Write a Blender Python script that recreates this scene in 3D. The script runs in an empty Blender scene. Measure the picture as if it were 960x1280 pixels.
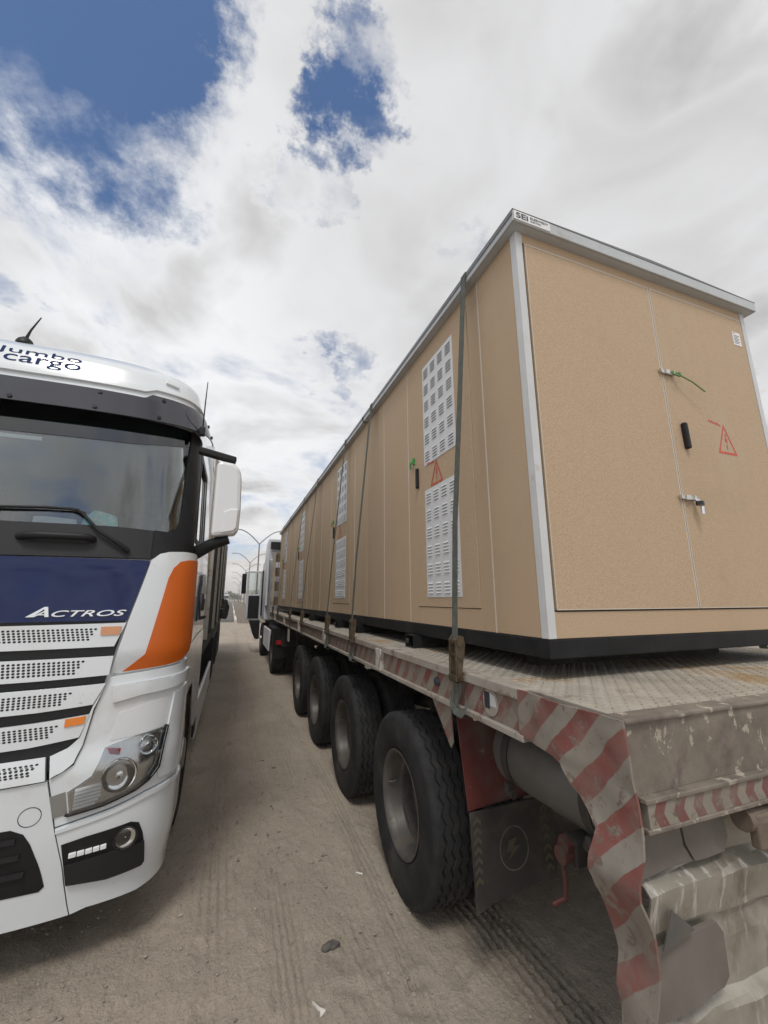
import bpy, bmesh, math, random
import numpy as np
from mathutils import Vector, Matrix

random.seed(7)
rng = np.random.default_rng(7)
PI = math.pi
sc = bpy.context.scene
col = sc.collection

# ------------------------------------------------------------------ camera
cd = bpy.data.cameras.new('camera')
cam = bpy.data.objects.new('camera', cd)
col.objects.link(cam)
sc.camera = cam
cd.sensor_fit = 'HORIZONTAL'
cd.sensor_width = 36.0
cd.lens = 36.0 * 505.3 / 960.0
cd.clip_start = 0.05
cd.clip_end = 8000
cam.location = (0, 0, 1.8)
PITCH, YAW, ROLL = math.radians(12.16), math.radians(20.24), math.radians(-0.14)
cam.rotation_mode = 'XYZ'
cam.rotation_euler = (Matrix.Rotation(-YAW, 3, 'Z') @ Matrix.Rotation(PI / 2 + PITCH, 3, 'X') @ Matrix.Rotation(ROLL, 3, 'Z')).to_euler()

# ------------------------------------------------------------------ world: blue sky with broken cloud
SUN_EL, SUN_AZ = math.radians(60), math.radians(205)
world = bpy.data.worlds.new('World')
sc.world = world
world.use_nodes = True
wt = world.node_tree
wt.nodes.clear()

class G:
    """small node-graph helper"""
    def __init__(s, tree): s.t = tree; s.L = tree.links
    def n(s, typ, **k):
        nd = s.t.nodes.new(typ)
        for a, b in k.items(): setattr(nd, a, b)
        return nd
    def put(s, inp, v):
        if hasattr(v, 'is_output') or isinstance(v, bpy.types.NodeSocket): s.L.new(v, inp)
        else:
            if inp.type == 'RGBA' and len(v) == 3: v = (*v, 1)
            inp.default_value = v
    def m(s, op, a, b=None, c=None, clamp=False):
        nd = s.n('ShaderNodeMath', operation=op, use_clamp=clamp)
        s.put(nd.inputs[0], a)
        if b is not None: s.put(nd.inputs[1], b)
        if c is not None: s.put(nd.inputs[2], c)
        return nd.outputs[0]
    def vm(s, op, a, b=None):
        nd = s.n('ShaderNodeVectorMath', operation=op)
        s.put(nd.inputs[0], a)
        if b is not None: s.put(nd.inputs[1], b)
        return nd.outputs['Value'] if op in ('DOT_PRODUCT', 'LENGTH') else nd.outputs[0]
    def mix(s, f, a, b, blend='MIX'):
        nd = s.n('ShaderNodeMix', data_type='RGBA', blend_type=blend)
        s.put(nd.inputs['Factor'], f); s.put(nd.inputs[6], a); s.put(nd.inputs[7], b)
        return nd.outputs[2]
    def ramp(s, f, lo, hi, a=0.0, b=1.0, smooth=True):
        nd = s.n('ShaderNodeMapRange', interpolation_type='SMOOTHSTEP' if smooth else 'LINEAR')
        s.put(nd.inputs[0], f); s.put(nd.inputs[1], lo); s.put(nd.inputs[2], hi); s.put(nd.inputs[3], a); s.put(nd.inputs[4], b)
        return nd.outputs[0]
    def noise(s, vec, scale, detail=4, rough=.5, dist=0.0):
        nd = s.n('ShaderNodeTexNoise')
        if vec is not None: s.put(nd.inputs['Vector'], vec)
        nd.inputs['Scale'].default_value = scale; nd.inputs['Detail'].default_value = detail
        nd.inputs['Roughness'].default_value = rough; nd.inputs['Distortion'].default_value = dist
        return nd.outputs['Fac']
    def sep(s, v):
        nd = s.n('ShaderNodeSeparateXYZ'); s.put(nd.inputs[0], v); return nd.outputs
    def comb(s, x, y, z):
        nd = s.n('ShaderNodeCombineXYZ')
        for i, v in enumerate((x, y, z)): s.put(nd.inputs[i], v)
        return nd.outputs[0]

g = G(wt)
tc = g.n('ShaderNodeTexCoord')
dr = tc.outputs['Generated']
dx, dy, dz = g.sep(dr)
den = g.m('ADD', g.m('MAXIMUM', dz, 0.0), 0.22)
pv = g.comb(g.m('DIVIDE', dx, den), g.m('DIVIDE', dy, den), 0.0)
sky = g.n('ShaderNodeTexSky', sky_type='NISHITA')
sky.sun_disc = False
sky.sun_elevation = SUN_EL
sky.sun_rotation = SUN_AZ
sky.air_density = 1.0; sky.dust_density = 1.2; sky.ozone_density = 1.5
n1 = g.noise(pv, 1.9, 10, .60, .35)
n1a = g.noise(pv, 1.9, 5, .50, .35)
n1b = g.noise(g.vm('ADD', pv, (-.06, -.13, 0.0)), 1.9, 5, .50, .35)
relief = g.ramp(g.m('SUBTRACT', n1a, n1b), -.13, .13, -.5, .5, False)
n2 = g.noise(g.vm('ADD', pv, (7.3, 2.1, 4.0)), 0.9, 6, .55, .3)
n3 = g.noise(g.vm('ADD', pv, (1.3, 9.1, 2.0)), 3.0, 6, .52, .4)
cov = g.m('ADD', g.m('MULTIPLY', g.m('SUBTRACT', n1, .5), 1.25), 0.595)
cov = g.m('ADD', cov, g.ramp(g.vm('DOT_PRODUCT', dr, (.565, .331, .756)), .70, .95, 0.0, .16))
wn = g.n('ShaderNodeTexNoise'); g.put(wn.inputs['Vector'], pv); wn.inputs['Scale'].default_value = 2.8; wn.inputs['Detail'].default_value = 9; wn.inputs['Roughness'].default_value = .68
wv = g.vm('NORMALIZE', g.vm('ADD', dr, g.vm('MULTIPLY', g.vm('SUBTRACT', wn.outputs['Color'], (.5, .5, .5)), (.62, .62, .62))))
# gaps of blue in the cloud cover (sky directions, size in degrees, strength)
HOLES = [((-.34, .48, .81), 20, .33), ((-.24, .36, .90), 18, .28), ((-.14, .52, .84), 6, .10), ((.15, .545, .825), 6.5, .27), ((.096, .632, .769), 5.5, .24), ((.153, .467, .871), 7.0, .27), ((.10, .40, .91), 6, .20), ((.35, .61, .71), 4.5, .20), ((.21, .839, .502), 4.5, .13), ((-.398, .796, .455), 6, .13)]
for d, r, s_ in HOLES:
    dt = g.vm('DOT_PRODUCT', wv, d)
    cov = g.m('SUBTRACT', cov, g.ramp(dt, math.cos(math.radians(r)), math.cos(math.radians(r * .1)), 0.0, s_))
mask = g.ramp(cov, .27, .60)
thick = g.ramp(cov, .46, .80)
shade = g.ramp(g.m('ADD', g.m('MULTIPLY', n2, .65), g.m('MULTIPLY', n3, .35)), .36, .66)
white = (8.5, 8.6, 8.75)
grey = (3.9, 3.8, 3.78)
f_grey = g.m('ADD', g.m('MULTIPLY', g.m('MULTIPLY', thick, shade), .72), g.m('MULTIPLY', relief, .6), clamp=True)
f_grey = g.m('MAXIMUM', f_grey, g.m('MULTIPLY', g.ramp(g.vm('DOT_PRODUCT', dr, (.565, .331, .756)), .62, .93, 0, .62), g.ramp(n3, .25, .62, 1.0, .5)), clamp=True)
cl = g.mix(f_grey, white, grey)
hz = g.ramp(dz, .02, .22, 1.0, 0.0)
cl = g.mix(g.m('MULTIPLY', hz, .6), cl, (7.6, 7.0, 6.5))
mask = g.m('MAXIMUM', mask, g.m('MULTIPLY', hz, .95))
blue = g.vm('MULTIPLY', sky.outputs[0], (.80, .98, 1.16))
out = g.mix(mask, blue, cl)
bg = g.n('ShaderNodeBackground')
g.put(bg.inputs['Color'], out)
bg.inputs['Strength'].default_value = 0.1
g.L.new(bg.outputs[0], g.n('ShaderNodeOutputWorld').inputs['Surface'])

# ------------------------------------------------------------------ sun behind thin cloud, behind the viewer
ld = bpy.data.lights.new('sun', 'SUN')
ld.energy = 1.5
ld.angle = math.radians(16)
ld.color = (1.0, .955, .89)
sun = bpy.data.objects.new('sun', ld)
col.objects.link(sun)
sdir = Vector((math.sin(SUN_AZ) * math.cos(SUN_EL), math.cos(SUN_AZ) * math.cos(SUN_EL), math.sin(SUN_EL)))
sun.rotation_euler = sdir.to_track_quat('Z', 'Y').to_euler()

sc.view_settings.view_transform = 'Standard'
sc.view_settings.look = 'None'
sc.view_settings.gamma = 1
sc.view_settings.exposure = 0.12
sc.view_settings.use_curve_mapping = False
sc.cycles.max_bounces = 8
sc.cycles.transparent_max_bounces = 12
sc.cycles.use_denoising = True

# ------------------------------------------------------------------ materials
MATS = {}
def mat(name, c, rough=.6, metal=0.0, spec=.5, coat=0.0, var=None, bump=None, dirt=None, dirt2=None, emit=None):
    """var=(scale, amount)  bump=(scale, strength, dist)  dirt=(colour, scale, lo, hi[, stretch xyz])"""
    m_ = bpy.data.materials.new(name); m_.use_nodes = True
    t = m_.node_tree; gg = G(t)
    p = t.nodes['Principled BSDF']
    o = gg.n('ShaderNodeTexCoord').outputs['Object']
    cc = c if len(c) == 3 else c[:3]
    base = None
    if var:
        f = gg.noise(o, var[0], 6, .6)
        k = gg.ramp(f, .3, .7, 1 - var[1], 1 + var[1], False)
        base = gg.vm('SCALE', (*cc,)); nd = base.node
        nd.inputs[0].default_value = cc; gg.put(nd.inputs['Scale'], k)
    rsock = None
    for d in (dirt, dirt2):
        if d:
            v = o
            if len(d) > 4: v = gg.vm('MULTIPLY', o, d[4])
            f = gg.ramp(gg.noise(v, d[1], 8, .65, .2), d[2], d[3])
            base = gg.mix(f, base if base is not None else cc, d[0])
            rsock = gg.ramp(f, 0, 1, rough, .9, False) if rsock is None else rsock
    if base is not None: gg.put(p.inputs['Base Color'], base)
    else: p.inputs['Base Color'].default_value = (*cc, 1)
    p.inputs['Roughness'].default_value = rough
    if rsock is not None and metal < .5: gg.put(p.inputs['Roughness'], rsock)
    p.inputs['Metallic'].default_value = metal
    p.inputs['Specular IOR Level'].default_value = spec
    p.inputs['Coat Weight'].default_value = coat
    p.inputs['Coat Roughness'].default_value = .04
    if bump:
        b = gg.n('ShaderNodeBump'); b.inputs['Strength'].default_value = bump[1]; b.inputs['Distance'].default_value = bump[2]
        gg.put(b.inputs['Height'], gg.noise(o, bump[0], 5, .6)); gg.L.new(b.outputs[0], p.inputs['Normal'])
    if emit:
        p.inputs['Emission Color'].default_value = (*emit[0], 1); p.inputs['Emission Strength'].default_value = emit[1]
    MATS[name] = m_
    return m_

DUST = (.30, .25, .20)
mat('kiosk_tan', (.45, .328, .213), .75, var=(200, .30), bump=(240, .5, .003), dirt=((.40, .295, .195), 1.3, .50, .85), dirt2=((.45, .345, .245), 3.2, .52, .8, (2.2, 2.2, .25)))
mat('trim_grey', (.55, .56, .56), .45, var=(6, .06), dirt=((.4, .38, .34), 9, .58, .8))
mat('trim_light', (.54, .48, .40), .5)
mat('fascia_grey', (.45, .47, .48), .4, var=(5, .05), dirt=((.36, .35, .33), 7, .55, .8))
mat('fascia_dark', (.16, .165, .17), .5, var=(6, .1))
mat('seam_dark', (.07, .055, .04), .8)
mat('base_black', (.011, .011, .012), .6, spec=.25, var=(9, .35), dirt=((.05, .045, .04), 5, .5, .85))
mat('louvre_white', (.62, .63, .64), .5)
mat('slot_dark', (.02, .02, .022), .8)
mat('black_plastic', (.011, .011, .012), .5, spec=.3, var=(14, .2))
mat('black_gloss', (.012, .012, .013), .15, spec=.5)
mat('zinc', (.62, .61, .58), .32, metal=.9, var=(40, .15))
mat('chrome', (.86, .87, .88), .12, metal=1.0)
mat('led_white', (.82, .84, .86), .2, spec=.6)
mat('lamp_silver', (.48, .485, .49), .18, metal=.9)
mat('chrome_dark', (.35, .35, .35), .22, metal=1.0)
mat('alu_rim', (.42, .42, .42), .38, metal=.75, var=(12, .15), dirt=((.2, .17, .14), 8, .45, .8))
mat('red_print', (.55, .085, .05), .6, var=(60, .2))
mat('green_tie', (.10, .22, .07), .4)
mat('green_seal', (.05, .3, .07), .4)
mat('label_white', (.72, .72, .72), .5)
mat('ink_dark', (.03, .035, .05), .5)
mat('ink_blue', (.012, .03, .11), .7, spec=.15)
mat('strap', (.085, .092, .078), .85, var=(30, .25), bump=(260, .4, .001), dirt=((.2, .17, .13), 14, .55, .9))
mat('ratchet', (.115, .095, .062), .5, metal=.6, var=(40, .4), dirt=((.12, .07, .04), 20, .45, .7))
mat('tyre', (.025, .025, .026), .85, spec=.3, var=(9, .3), bump=(90, .25, .002), dirt=((.085, .075, .064), 5, .48, .95))
mat('tyre_side', (.017, .017, .018), .85, spec=.3, var=(9, .3), bump=(30, .2, .004), dirt=((.08, .07, .058), 4, .45, .95))
mat('wheel_grey', (.085, .08, .074), .48, metal=.35, var=(10, .2), dirt=((.12, .10, .08), 8, .45, .7))
mat('hub_dark', (.045, .040, .036), .65, metal=.2, var=(14, .3), dirt=((.12, .095, .075), 9, .5, .75))
mat('wheel_silver', (.45, .45, .45), .4, metal=.6, var=(10, .15), dirt=((.25, .21, .17), 7, .45, .8))
mat('chassis_dark', (.03, .026, .024), .8, var=(8, .3), dirt=((.12, .1, .08), 5, .5, .85))
mat('red_paint', (.115, .026, .023), .55, var=(5, .2), dirt=((.13, .105, .09), 4, .42, .72), dirt2=((.20, .17, .14), 22, .6, .75))
mat('crank_paint', (.075, .022, .018), .7, dirt=((.06, .045, .035), 14, .5, .62))
mat('flap_rubber', (.035, .032, .029), .85, var=(7, .2), dirt=((.115, .098, .08), 4.5, .42, .85))
mat('flap_yellow', (.085, .074, .043), .8, dirt=((.07, .065, .06), 18, .42, .65))
mat('flap_print', (.14, .13, .112), .8, dirt=((.07, .065, .06), 20, .45, .7))
mat('tank_grey', (.10, .096, .089), .55, metal=.2, var=(6, .15), dirt=((.14, .12, .10), 5, .45, .8))
mat('rail_paint', (.33, .30, .26), .7, var=(6, .15), dirt=((.14, .10, .075), 9, .52, .68), dirt2=((.26, .22, .18), 3, .45, .7), bump=(20, .3, .004))
mat('pocket_paint', (.46, .44, .40), .65, var=(9, .15), dirt=((.16, .11, .08), 14, .55, .7))
mat('rear_paint', (.18, .152, .124), .62, var=(7, .3), dirt=((.38, .335, .27), 17, .60, .615, (1, 1, .7)), dirt2=((.10, .078, .068), 5, .47, .72), bump=(14, .5, .008))
mat('deck_steel', (.37, .335, .28), .62, metal=.12, var=(3, .25), dirt=((.30, .205, .11), 1.5, .52, .62), dirt2=((.19, .15, .115), 5, .55, .75))
mat('tread_steel', (.28, .25, .21), .5, metal=.25, var=(4, .4), dirt=((.28, .19, .10), 1.5, .52, .62), dirt2=((.36, .33, .28), 6, .45, .6))
mat('bent_sheet', (.36, .335, .285), .42, metal=.35, var=(6, .15), dirt=((.55, .53, .48), 16, .56, .66, (2.2, 1, .25)), dirt2=((.17, .14, .11), 4, .48, .72, (1, 1, .6)), bump=(30, .3, .004))
mat('board_brown', (.15, .13, .112), .7, var=(5, .15), dirt=((.2, .175, .15), 8, .5, .8))
mat('rust_steel', (.17, .13, .10), .7, metal=.2, var=(8, .3), dirt=((.22, .18, .14), 4, .45, .75))
mat('amber', (.75, .22, .03), .25)
mat('amber_pale', (.62, .30, .16), .3)
mat('lamp_glass', (.70, .66, .55), .25)
mat('lamp_red', (.35, .02, .02), .25)
mat('truck_white', (.68, .715, .74), .2, coat=.7, var=(1.2, .02), dirt=((.55, .53, .49), 2.6, .52, .85), dirt2=((.42, .38, .33), 38, .66, .74))
mat('truck_blue', (.002, .010, .070), .05, spec=.5, coat=.0)
mat('truck_orange', (.62, .125, .010), .35, var=(3, .05))
mat('grey_plastic', (.018, .018, .020), .5, spec=.35, var=(6, .08))
mat('silver_grey', (.30, .30, .29), .35, metal=.5)
mat('black_grille', (.010, .010, .011), .5)
mat('visor_smoke', (.022, .022, .030), .05, spec=.7)
mat('mirror_white', (.70, .715, .725), .3, coat=.3)
mat('seat_dark', (.007, .007, .008), .9, spec=.1)
mat('dash_dark', (.012, .012, .013), .7, spec=.2)
mat('paper', (.72, .72, .72), .7)
mat('cloth_teal', (.22, .68, .72), .8, dirt=((.55, .72, .72), 30, .5, .56), bump=(40, .5, .01))
mat('cargo_tan', (.38, .335, .26), .7, var=(3, .12), dirt=((.2, .17, .13), 2, .5, .75))
mat('cargo_dark', (.05, .052, .045), .7, var=(5, .3))
mat('cab_white', (.68, .70, .74), .4, var=(2, .03))
mat('pole_grey', (.20, .20, .205), .5, metal=.4)
mat('asphalt', (.075, .07, .066), .9, var=(.6, .15), dirt=((.22, .18, .14), .15, .45, .7))
mat('kerb_white', (.62, .58, .52), .8, var=(2, .15))
mat('berm', (.155, .12, .088), .95, var=(.5, .25), bump=(3, .6, .1))
mat('wall_cream', (.52, .46, .37), .8)
mat('wall_white', (.62, .60, .56), .8)
mat('window_dark', (.05, .055, .06), .2)
mat('leaf', (.075, .095, .045), .8, var=(2, .4))
mat('bark', (.10, .075, .05), .9)
mat('pebble', (.27, .235, .195), .9, var=(9, .4))
mat('scrap_dark', (.10, .09, .08), .8, var=(30, .4))
mat('scrap_white', (.62, .6, .55), .6)

def glass(name, tint, refl=.12, rough=.0):
    m_ = bpy.data.materials.new(name); m_.use_nodes = True
    t = m_.node_tree; t.nodes.clear(); gg = G(t)
    tr = gg.n('ShaderNodeBsdfTransparent'); tr.inputs[0].default_value = (*tint, 1)
    gl = gg.n('ShaderNodeBsdfGlossy'); gl.inputs['Roughness'].default_value = rough; gl.inputs['Color'].default_value = (1, 1, 1, 1)
    fr = gg.n('ShaderNodeFresnel'); fr.inputs['IOR'].default_value = 1.5
    f = gg.m('ADD', gg.m('MULTIPLY', fr.outputs[0], 1.2), refl, clamp=True)
    mx = gg.n('ShaderNodeMixShader')
    gg.put(mx.inputs[0], f); gg.L.new(tr.outputs[0], mx.inputs[1]); gg.L.new(gl.outputs[0], mx.inputs[2])
    gg.L.new(mx.outputs[0], gg.n('ShaderNodeOutputMaterial').inputs[0])
    MATS[name] = m_
glass('windscreen', (.82, .86, .85), .055)
glass('clear_cover', (.93, .94, .94), .03)
glass('tint_strip', (.05, .07, .07), .04)

def stripe_mat(name, ax, period, slope, off=0.0, chevron=None, red=(.20, .034, .029), pale=(.25, .228, .195), wear=.50, rust=.57, warp=.012):
    """worn red and white conspicuity tape: a printed pattern with scuffs"""
    m_ = bpy.data.materials.new(name); m_.use_nodes = True
    gg = G(m_.node_tree); p = m_.node_tree.nodes['Principled BSDF']
    o = gg.n('ShaderNodeTexCoord').outputs['Object']
    X, Y, Z = gg.sep(o)
    a = (X, Y)[ax]
    w = gg.noise(o, 7, 3, .5)
    if chevron is not None: k = gg.m('MULTIPLY', gg.m('ABSOLUTE', gg.m('SUBTRACT', Z, chevron)), slope)
    else: k = gg.m('MULTIPLY', Z, slope)
    q = gg.m('ADD', gg.m('ADD', a, k), gg.m('MULTIPLY', w, warp))
    fr = gg.m('FRACT', gg.m('ADD', gg.m('DIVIDE', q, period), off))
    red_f = gg.ramp(fr, .485, .515)
    pale_c = gg.mix(gg.ramp(gg.noise(o, 11, 6, .6), .4, .7), pale, (.22, .20, .17))
    red_c = gg.mix(gg.ramp(gg.noise(o, 9, 6, .6), .35, .7), red, (.17, .052, .043))
    c = gg.mix(red_f, pale_c, red_c)
    c = gg.mix(gg.ramp(gg.noise(o, 13, 9, .7, .3), wear, wear + .09), c, (.21, .175, .14))
    c = gg.mix(gg.ramp(gg.noise(o, 26, 9, .7, .3), rust, rust + .06), c, (.12, .085, .065))
    c = gg.mix(gg.ramp(gg.noise(o, 3.2, 7, .65), .36, .66, .10, .62), c, (.205, .175, .145))
    gg.put(p.inputs['Base Color'], c)
    p.inputs['Roughness'].default_value = .6
    b = gg.n('ShaderNodeBump'); b.inputs['Strength'].default_value = .25; b.inputs['Distance'].default_value = .004
    gg.put(b.inputs['Height'], gg.noise(o, 18, 6, .6)); gg.L.new(b.outputs[0], p.inputs['Normal'])
    MATS[name] = m_
stripe_mat('stripe_side', 1, .15, .8)
stripe_mat('stripe_corner', 1, .17, .95, .12, wear=.535, rust=.565, warp=.045)
stripe_mat('stripe_rear', 0, .083, -.55, .2, chevron=1.19, red=(.15, .040, .038), pale=(.26, .235, .19), wear=.54)

# ------------------------------------------------------------------ mesh helpers
class MB:
    def __init__(s): s.v = []; s.f = []; s.fm = []; s.mi = 0
    def add(s, vs, fs):
        b = len(s.v); s.v += [tuple(map(float, v)) for v in vs]
        for f in fs: s.f.append(tuple(b + i for i in f)); s.fm.append(s.mi)
        return s
    def box(s, x0, x1, y0, y1, z0, z1):
        return s.add([(x, y, z) for z in (z0, z1) for y in (y0, y1) for x in (x0, x1)],
                     [(0, 2, 3, 1), (4, 5, 7, 6), (0, 1, 5, 4), (2, 6, 7, 3), (0, 4, 6, 2), (1, 3, 7, 5)])
    def obox(s, c, size, rot=None):
        """box about centre c with euler rotation"""
        R = Matrix.Identity(3)
        if rot:
            R = Matrix.Rotation(rot[2], 3, 'Z') @ Matrix.Rotation(rot[1], 3, 'Y') @ Matrix.Rotation(rot[0], 3, 'X')
        vs = []
        for z in (-.5, .5):
            for y in (-.5, .5):
                for x in (-.5, .5):
                    p = R @ Vector((x * size[0], y * size[1], z * size[2])); vs.append((c[0] + p.x, c[1] + p.y, c[2] + p.z))
        return s.add(vs, [(0, 2, 3, 1), (4, 5, 7, 6), (0, 1, 5, 4), (2, 6, 7, 3), (0, 4, 6, 2), (1, 3, 7, 5)])
    def prism(s, poly, fn, d0, d1):
        """2D polygon extruded between depths d0,d1; fn(a,b,d)->xyz"""
        n = len(poly)
        vs = [fn(a, b, d0) for a, b in poly] + [fn(a, b, d1) for a, b in poly]
        fs = [tuple(range(n))[::-1], tuple(range(n, 2 * n))] + [(i, (i + 1) % n, n + (i + 1) % n, n + i) for i in range(n)]
        return s.add(vs, fs)
    def tube(s, pts, r, n=8, caps=True):
        pts = [Vector(p) for p in pts]; rs = r if isinstance(r, (list, tuple)) else [r] * len(pts)
        rings = []; up = None
        for i, p in enumerate(pts):
            d = (pts[min(i + 1, len(pts) - 1)] - pts[max(i - 1, 0)]).normalized()
            if up is None: up = Vector((0, 0, 1)) if abs(d.z) < .9 else Vector((1, 0, 0))
            a = d.cross(up).normalized(); b = a.cross(d).normalized(); up = b
            rings.append([p + (a * math.cos(2 * PI * k / n) + b * math.sin(2 * PI * k / n)) * rs[i] for k in range(n)])
        vs = [v for r_ in rings for v in r_]; fs = []
        for i in range(len(pts) - 1):
            for k in range(n): fs.append((i * n + k, i * n + (k + 1) % n, (i + 1) * n + (k + 1) % n, (i + 1) * n + k))
        if caps: fs += [tuple(range(n))[::-1], tuple(range((len(pts) - 1) * n, len(pts) * n))]
        return s.add(vs, fs)
    def lathe(s, prof, fn, n=32, close=False):
        """profile [(axial, radius)] ; fn(axial, c, s)->xyz"""
        vs = [fn(a, r * math.cos(2 * PI * k / n), r * math.sin(2 * PI * k / n)) for a, r in prof for k in range(n)]
        fs = []
        for i in range(len(prof) - 1):
            for k in range(n): fs.append((i * n + k, i * n + (k + 1) % n, (i + 1) * n + (k + 1) % n, (i + 1) * n + k))
        if close: fs += [tuple(range(n))[::-1], tuple(range((len(prof) - 1) * n, len(prof) * n))]
        return s.add(vs, fs)
    def ribbon(s, pts, w, axis, th):
        """flat strap along pts, width w along axis, thickness th"""
        ax = Vector(axis).normalized(); P = [Vector(p) for p in pts]; vs = []
        for i, p in enumerate(P):
            d = (P[min(i + 1, len(P) - 1)] - P[max(i - 1, 0)]).normalized(); nn = d.cross(ax).normalized()
            vs += [p + ax * w / 2 + nn * th / 2, p - ax * w / 2 + nn * th / 2, p - ax * w / 2 - nn * th / 2, p + ax * w / 2 - nn * th / 2]
        fs = []
        for i in range(len(P) - 1):
            for k in range(4): fs.append((i * 4 + k, i * 4 + (k + 1) % 4, i * 4 + 4 + (k + 1) % 4, i * 4 + 4 + k))
        fs += [(3, 2, 1, 0), tuple(range(len(vs) - 4, len(vs)))]
        return s.add(vs, fs)
    def build(s, name, m, parent=None, smooth=None, bevel=0.0, recalc=True):
        me = bpy.data.meshes.new(name)
        me.from_pydata(s.v, [], s.f)
        ms = m if isinstance(m, (list, tuple)) else [m]
        for k in ms: me.materials.append(MATS[k])
        if len(ms) > 1: me.polygons.foreach_set('material_index', s.fm)
        if recalc:
            bm = bmesh.new(); bm.from_mesh(me); bmesh.ops.recalc_face_normals(bm, faces=bm.faces); bm.to_mesh(me); bm.free()
        if smooth is not None: shade(me, smooth)
        o = bpy.data.objects.new(name, me); col.objects.link(o)
        if parent is not None: attach(o, parent)
        if bevel:
            b = o.modifiers.new('bevel', 'BEVEL'); b.width = bevel; b.segments = 2; b.limit_method = 'ANGLE'; b.angle_limit = math.radians(40); b.harden_normals = False
        return o

def shade(me, deg):
    me.polygons.foreach_set('use_smooth', [True] * len(me.polygons))
    me.set_sharp_from_angle(angle=math.radians(deg))

def attach(o, parent):
    """parent without moving: all meshes are in world coordinates, things keep an Empty at their base"""
    o.parent = parent
    p = parent
    off = Vector((0, 0, 0))
    while p is not None: off += p.location; p = p.parent
    o.location = o.location - off

def thing(name, loc, label, cat, group=None):
    e = bpy.data.objects.new(name, None); e.empty_display_size = .3; col.objects.link(e); e.location = loc
    return tag(e, label, cat, group)
def tag(o, label, cat, group=None):
    o['label'] = label; o['category'] = cat
    if group: o['group'] = group
    return o
def struct(o, kind='structure'):
    o['kind'] = kind; return o

def tess(poly, du, dv):
    """cut a 2D polygon into a fine grid: returns (verts2d, faces, boundary edges)"""
    bm = bmesh.new()
    vs = [bm.verts.new((a, b, 0)) for a, b in poly]
    f = bm.faces.new(vs)
    f.normal_update()
    bmesh.ops.triangulate(bm, faces=[f], ngon_method='EAR_CLIP')
    us = [a for a, b in poly]; ws = [b for a, b in poly]
    for lo, hi, st, no in ((min(us), max(us), du, (1, 0, 0)), (min(ws), max(ws), dv, (0, 1, 0))):
        k = math.ceil((lo + 1e-6) / st)
        while k * st < hi - 1e-6:
            bmesh.ops.bisect_plane(bm, geom=bm.verts[:] + bm.edges[:] + bm.faces[:], plane_co=(k * st * no[0], k * st * no[1], 0), plane_no=no, dist=1e-6)
            k += 1
    bmesh.ops.dissolve_limit(bm, angle_limit=0.0, verts=[], edges=[]) if False else None
    bmesh.ops.remove_doubles(bm, verts=bm.verts, dist=1e-6)
    bm.verts.index_update()
    V = [(v.co.x, v.co.y) for v in bm.verts]
    F = [tuple(v.index for v in f.verts) for f in bm.faces]
    B = [(e.link_loops[0].vert.index, e.link_loops[0].link_loop_next.vert.index) for e in bm.edges if len(e.link_faces) == 1]
    bm.free()
    return V, F, B

def panel(name, poly, fn, m, parent, off=0.0, th=.01, du=.04, dv=.05, smooth=35, bevel=0.0):
    """a curved sheet: polygon cut to a grid, laid on a surface fn(u,v,offset) and given a thickness"""
    V, F, B = tess(poly, du, dv)
    n = len(V)
    o_ = off if callable(off) else (lambda a, b: off)
    mb = MB()
    top = [fn(a, b, o_(a, b) + th) for a, b in V]; bot = [fn(a, b, o_(a, b)) for a, b in V]
    mb.add(top + bot, [f for f in F] + [tuple(n + i for i in f[::-1]) for f in F] + [(b, a, n + a, n + b) for a, b in B])
    return mb.build(name, m, parent, smooth, bevel)

def text2d(body, size=1.0, shear=0.0, spacing=1.0, bold=0.0):
    c = bpy.data.curves.new('txt', 'FONT'); c.body = body; c.size = size; c.shear = shear; c.space_character = spacing; c.offset = bold
    c.resolution_u = 4
    o = bpy.data.objects.new('txt', c); col.objects.link(o)
    dg = bpy.context.evaluated_depsgraph_get()
    me = o.evaluated_get(dg).to_mesh()
    V = [(v.co.x, v.co.y) for v in me.vertices]; F = [tuple(p.vertices) for p in me.polygons]
    o.evaluated_get(dg).to_mesh_clear()
    bpy.data.objects.remove(o); bpy.data.curves.remove(c)
    us = [a for a, b in V]; ws = [b for a, b in V]
    u0, u1, w0, w1 = min(us), max(us), min(ws), max(ws)
    return [((a - u0) / (u1 - u0), (b - w0) / (w1 - w0)) for a, b in V], F

def lettering(name, body, fn, m, parent, th=.002, shear=0.0, spacing=1.0, bold=0.0, sub=None):
    """text laid through fn(u,v,offset), u,v in 0..1"""
    V, F = text2d(body, 1.0, shear, spacing, bold)
    bm = bmesh.new()
    vs = [bm.verts.new((a, b, 0)) for a, b in V]
    for f in F:
        try: bm.faces.new([vs[i] for i in f])
        except ValueError: pass
    bmesh.ops.remove_doubles(bm, verts=bm.verts, dist=1e-5)
    if sub:
        for k in range(1, sub):
            bmesh.ops.bisect_plane(bm, geom=bm.verts[:] + bm.edges[:] + bm.faces[:], plane_co=(k / sub, 0, 0), plane_no=(1, 0, 0), dist=1e-6)
    bm.verts.index_update()
    V = [(v.co.x, v.co.y) for v in bm.verts]; F = [tuple(v.index for v in f.verts) for f in bm.faces]
    B = [(e.link_loops[0].vert.index, e.link_loops[0].link_loop_next.vert.index) for e in bm.edges if len(e.link_faces) == 1]
    bm.free(); n = len(V)
    mb = MB().add([fn(a, b, th) for a, b in V] + [fn(a, b, 0) for a, b in V], F + [(b, a, n + a, n + b) for a, b in B])
    return mb.build(name, m, parent)

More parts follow.
